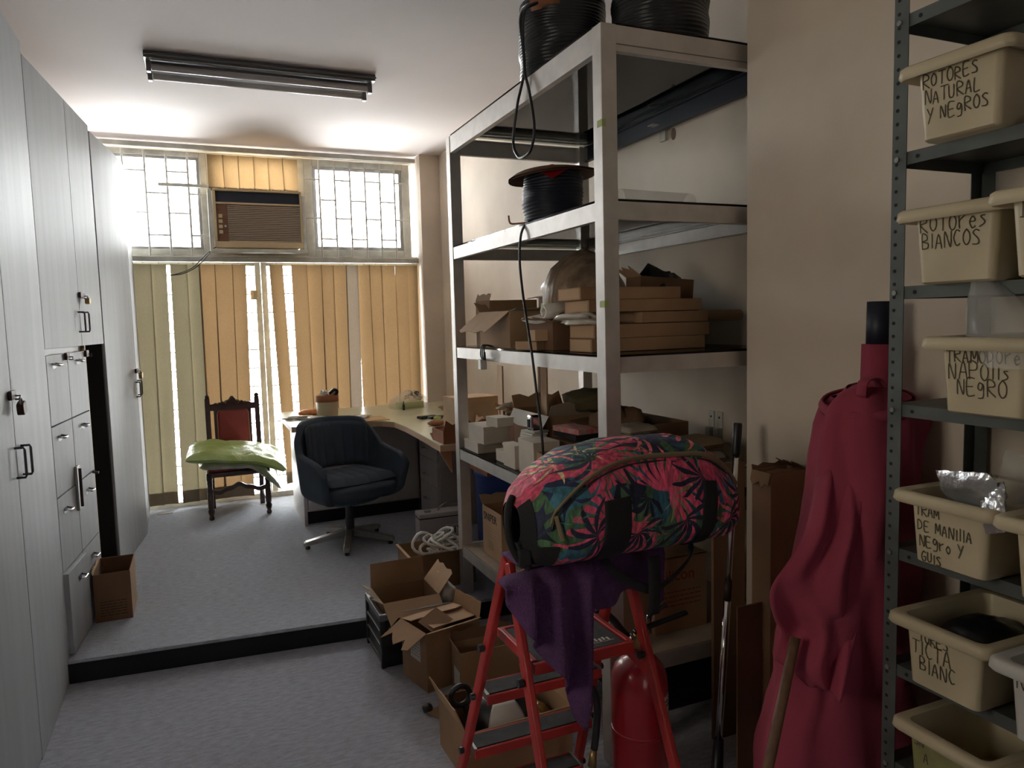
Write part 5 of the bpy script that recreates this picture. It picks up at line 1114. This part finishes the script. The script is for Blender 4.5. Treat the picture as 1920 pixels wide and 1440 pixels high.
# ------------------------------------------------------------------ roll of burgundy cloth
t = thing('fabric_roll', 'tall roll of burgundy cloth on a black tube between the pillar carton and the rack', 'fabric roll', (1.62, 1.42, 0))
def frol(u, v):
    a = 2*PI*u; z = 1.335*v**1.0; q = 1.335-z; rx = pw(z, (0, .262), (.35, .235), (.63, .195), (.84, .172), (1.1, .150), (1.25, .135), (1.31, .122), (1.335, .095)); ry = pw(z, (0, .165), (.5, .155), (1.1, .135), (1.25, .125), (1.31, .11), (1.335, .085)); cx = 1.782-rx if z < 1.3 else 1.782-.124
    fold = .028*(1-abs(math.sin(a*1.5+z*2.9+.4))**.6)+.020*(1-abs(math.sin(a*2.5-z*2.1+1))**.7)+.010*math.sin(a*7+z*9)+.006*nz(a*3, z*9, 1)-.016; k = 1+fold/rx*(1 if a < PI*1.9 else .4)
    k += .30*math.exp(-((z-.80)/.15)**2)*math.exp(-((a-PI-.35)/.50)**2)-.15*math.exp(-((z-.56)/.05)**2)*math.exp(-((a-PI-.2)/.5)**2)
    x = cx+rx*k*math.cos(a); y = 1.42+ry*k*math.sin(a); return (min(x, 1.792), y, z+(.02*math.sin(a*2) if v > .97 else 0))
G().grid(72, 60, frol, cu=True).build('cloth', 'cloth', t, smooth=True)
G().grid(48, 6, lambda u, v: (1.658+(.086*(1-v)+.02)*math.cos(2*PI*u), 1.42+(.078*(1-v)+.02)*math.sin(2*PI*u), 1.325+.035*v*math.sin(v*2)+.008*math.sin(4*PI*u+1)*(1-v)), cu=True).build('cloth_top', 'cloth', t, smooth=True)
G().grid(30, 5, lambda u, v: (1.655+(.118+.008*math.sin(v*PI))*math.cos(2*PI*u), 1.42+(.110+.008*math.sin(v*PI))*math.sin(2*PI*u), 1.285+.03*v+.022*math.cos(2*PI*u-.6)), cu=True).build('folded_band', 'cloth', t, smooth=True, solid=.006)
LL = [Vector(p) for p in ((1.50, 1.44, 1.14), (1.41, 1.40, .98), (1.312, 1.41, .86), (1.32, 1.41, .78), (1.345, 1.41, .73), (1.328, 1.41, .655), (1.375, 1.40, .615))]; RR = [Vector(p) for p in ((1.56, 1.36, 1.18), (1.55, 1.33, 1.04), (1.53, 1.315, .92), (1.51, 1.305, .84), (1.49, 1.30, .76), (1.45, 1.29, .68), (1.41, 1.285, .60))]
LS, RS = sm(LL, 5), sm(RR, 5)
def floose(u, v):
    i = min(len(LS)-1, int(round(v*(len(LS)-1)))); p = LS[i].lerp(RS[i], u); w = .016*math.sin(u*10+v*5)+.010*math.sin(u*17-v*8); return (p.x-w*.7, p.y-w-.03*math.sin(u*PI), p.z)
G().grid(26, len(LS), floose).build('loose_fold', 'cloth', t, smooth=True, solid=.005)
G().tube([(1.70, 1.43, 1.30), (1.704, 1.43, 1.46)], .044, 20).build('cloth_sleeve', 'cloth', t, smooth=True)
G().tube([(1.704, 1.43, 1.44), (1.707, 1.43, 1.575)], .034, 20).build('core_tube', 'navy', t, smooth=True)
G().strip(sm([(1.56, 1.36, 1.33), (1.555, 1.35, 1.37), (1.59, 1.345, 1.378), (1.62, 1.345, 1.352)], 4), .03, .004, (0, 1, 0)).build('cloth_tail', 'cloth', t, smooth=True)
tag(G().tube([(1.05, 1.285, 0), (1.225, 1.325, .44), (1.345, 1.36, .735)], .0135, 12).build('wooden_stick', 'wood', org=(1.05, 1.285, 0), smooth=True), 'plain wooden stick propped into the burgundy cloth', 'stick')

# ------------------------------------------------------------------ grey slotted rack
RX0, RX1, RY0, RY1 = 1.48, 1.785, .25, 1.216
t = thing('storage_rack', 'grey enamelled slotted metal rack by the pillar, filled with cream tubs', 'rack', ((RX0+RX1)/2, .73, 0))
ups = []
for x, sx in ((RX0, 1), (RX1, -1)):
    for y, sy in ((RY1, -1), (RY0, 1)):
        g = G().bb(x, x+sx*.002, y, y+sy*.036, 0, 2.42).bb(x+sx*.002, x+sx*.036, y, y+sy*.002, 0, 2.42); ups.append(g.build('upright', 'rack', t))
g = G()
for k in range(78): g.lathe([(.0042, 0), (.0042, .0006)], (RX0-.0006, RY1-.012, .06+k*.0298), 8, 'x')
for k in range(78): g.lathe([(.0035, 0), (.0035, .0006)], (RX0+.02, RY1-.0024, .06+k*.0298), 8, 'y')
g.build('slot_holes', 'dark', ups[0])['kind'] = 'stuff'
RZ = [2.200, 1.902, 1.604, 1.334, .995, .713, .470, .16]
for z in RZ:
    s_ = G().bb(RX0+.003, RX1-.003, RY0+.003, RY1-.003, z-.003, z).bb(RX0+.003, RX0+.005, RY0+.003, RY1-.003, z-.028, z-.003).bb(RX1-.005, RX1-.003, RY0+.003, RY1-.003, z-.028, z-.003).bb(RX0+.005, RX1-.005, RY1-.005, RY1-.003, z-.028, z-.003).build('shelf', 'rack', t)
    G().lathe([(.0045, 0), (.0045, .001)], (RX0+.002, RY1-.062, z-.014), 8, 'x').build('bolt_hole', 'dark', s_)
    G().lathe([(.006, 0), (.006, .004)], (RX0-.004, RY1-.014, z-.014), 8, 'x').build('bolt', 'steel', s_)
G().bar((RX1-.006, 1.19, 1.45), (RX1-.006, 1.19+.001, 1.46), .003, .02)
G().bar((RX1-.004, 1.20, 1.47), (RX1-.004, .40, .44), .003, .022, (1, 0, 0)).build('brace', 'rack', t); G().bar((RX1-.004, 1.205, 1.80), (RX1-.004, .62, 1.02), .003, .022, (1, 0, 0)).build('brace', 'rack', t)

def rrect(hx, hy, r, z, cx=0, cy=0, n=5):
    P = []
    for sx, sy, a0 in ((1, 1, 0), (-1, 1, 90), (-1, -1, 180), (1, -1, 270)):
        for k in range(n):
            a = math.radians(a0+k*90/(n-1)); P.append((cx+sx*(hx-r)+r*math.cos(a), cy+sy*(hy-r)+r*math.sin(a), z))
    return P
def tub(label, x_front, yc, z, texts, m='tub', rz=0, seed=0, faint=0):
    """local frame: front faces -x; rim 0.30 deep and 0.24 wide"""
    H_ = .158; cx = .165
    lo = [rrect(.125, .076, .014, 0, cx), rrect(.131, .080, .016, .004, cx), rrect(.138, .089, .016, H_-.018, cx), rrect(.138, .089, .016, H_-.016, cx), rrect(.160, .116, .020, H_-.026, cx), rrect(.165, .121, .022, H_-.020, cx), rrect(.163, .119, .022, H_-.004, cx), rrect(.157, .113, .020, H_+.001, cx), rrect(.138, .094, .018, H_-.002, cx), rrect(.132, .084, .014, H_-.02, cx), rrect(.125, .074, .014, .008, cx)]
    g = G().loft(lo, True, True); o = g.build('plastic_tub', m, org=(0, 0, 0), smooth=True); tag(o, label, 'tub', 'cream tubs on the rack')
    md = o.modifiers.new('e', 'EDGE_SPLIT'); md.split_angle = .9
    g = G(); x_top = cx-.138; dx = .007
    for i, (tx, hh) in enumerate(texts):
        zz = .112-.034*i-(0 if i else 0); k = 1-(zz/ (H_-.018)); write(g, tx, (x_top+dx*k-.0012, .072-.004*i, zz-.004), (0, -1, .0), (-dx/.14, 0, 1), hh, .0024, .07, seed+i)
    if texts: g.build('handwriting', 'inkfaint' if faint else 'ink', o)
    place(o, (x_front, yc, z), rz); return o
tub('cream tub on the topmost filled shelf of the rack, marked in three lines ending NEGROS', 1.405, 1.03, RZ[1], (('ROTORES', .026), ('NATURAL', .026), ('Y NEgROS', .026)), rz=.03, seed=1)
tub('cream tub marked ROTORES BLANCOS, near the rack upright', 1.405, 1.03, RZ[2], (('ROTOres', .032), ('BlANCOS', .030)), rz=.02, seed=11)
tub('cream tub jutting out in front of the tub marked ROTORES BLANCOS', 1.345, .795, RZ[2], (('TE', .034), ('T', .034)), rz=-.04, seed=21)
tub('cream tub marked NAPOLIS NEGRO at eye level on the rack', 1.405, .965, RZ[3], (('TRAMODOre', .026), ('NAPOlis', .034), (' NEgRO', .032)), rz=.0, seed=31)
tub('cream tub marked MANILLA NEGRO with silver packets on top', 1.405, 1.03, RZ[4], (('TRAM', .022), ('DE MANIllA', .024), ('NEgro Y', .024), ('GUIS', .022)), rz=-.03, seed=41)
tub('cream tub jutting out beside the tub of silver packets', 1.385, .79, RZ[4], (), seed=51)
tub('cream tub marked TICTA BLANCO below the tub of silver packets', 1.405, 1.035, RZ[5], (('  TORES', .022), ('TICTA', .032), (' BIANC', .030)), rz=-.02, seed=61)
tub('whitish tub next to the tub marked TICTA', 1.385, .79, RZ[5], (('N', .03),), 'tubwhite', seed=71)
M['tubgreen'] = mat('greenish_plastic', (0.30, 0.29, 0.12), .45, var=.35, vscale=14)
o = tub('cream rimmed tub with a greenish body low on the rack', 1.405, 1.02, RZ[6], (('SN', .02), ('  A', .02)), rz=-.02, seed=81)
G().loft([rrect(.1262, .0772, .014, .002, .165), rrect(.1325, .0815, .016, .008, .165), rrect(.1388, .0898, .016, .136, .165)], False, False).build('green_sleeve', 'tubgreen', o, smooth=True)
tub('cream tub low on the rack beside the greenish one', 1.385, .785, RZ[6], (), seed=91)
# contents
def pouch(name, label, c, s, m, rot, seed=0):
    def f(sg):
        def q(u, v):
            a, b = 2*u-1, 2*v-1; k = max(0, 1-max(abs(a)**4, abs(b)**4))**.5; return (a*s[0], sg*s[1]*k*(1+.4*nz(a*3+seed, b*3, 1))+.006*nz(a*4, b*4, seed), b*s[2])
        return q
    o = G().grid(14, 12, f(1)).grid(14, 12, f(-1)).build(name, m, org=(0, 0, 0), smooth=True); tag(o, label, 'packet', 'packets in the rack tubs'); o.location = c; o.rotation_euler = rot; return o
pouch('foil_packet', 'crumpled silver packet sticking out of the tub marked MANILLA', (1.47, 1.00, RZ[4]+.165), (.075, .014, .055), 'silverfilm', (-.35, .15, 1.35), 1)
pouch('foil_packet', 'bright folded silver strip beside the crumpled silver packet', (1.445, .94, RZ[4]+.155), (.035, .010, .050), 'silverfilm', (.2, .35, 1.2), 4)
pouch('clear_packet', 'dull clear packet behind the silver packets', (1.60, .98, RZ[4]+.17), (.085, .016, .065), 'clear', (.15, -.1, 1.1), 7)
def fbg(u, v):
    a = 2*PI*u; r = pw(v, (0, .085), (.35, .075), (.7, .04), (.9, .018), (1, .006))*(1+.2*nz(math.cos(a)*2, math.sin(a)*2, v*3)); return (1.475+r*math.cos(a)*.8, .90+.11*v+r*math.sin(a), RZ[3]+.10+.20*v)
tag(G().grid(26, 14, fbg, cu=True).build('plastic_bag', 'clear', org=(1.475, .90, RZ[3]+.1), smooth=True), 'clear twisted plastic bag standing in the tub marked NAPOLIS', 'bag')
blob('cloth_bundle', 'dark red cloth lying on the rack shelf behind the tub marked NAPOLIS', 'cloth', (1.70, 1.11, RZ[3]), (.06, .06, .07), 'cloth', 19, .4)
blob('dark_parts', 'dark loose parts filling the tub marked TICTA', 'parts', (1.57, 1.035, RZ[5]+.06), (.11, .07, .08), 'black', 23, .3)
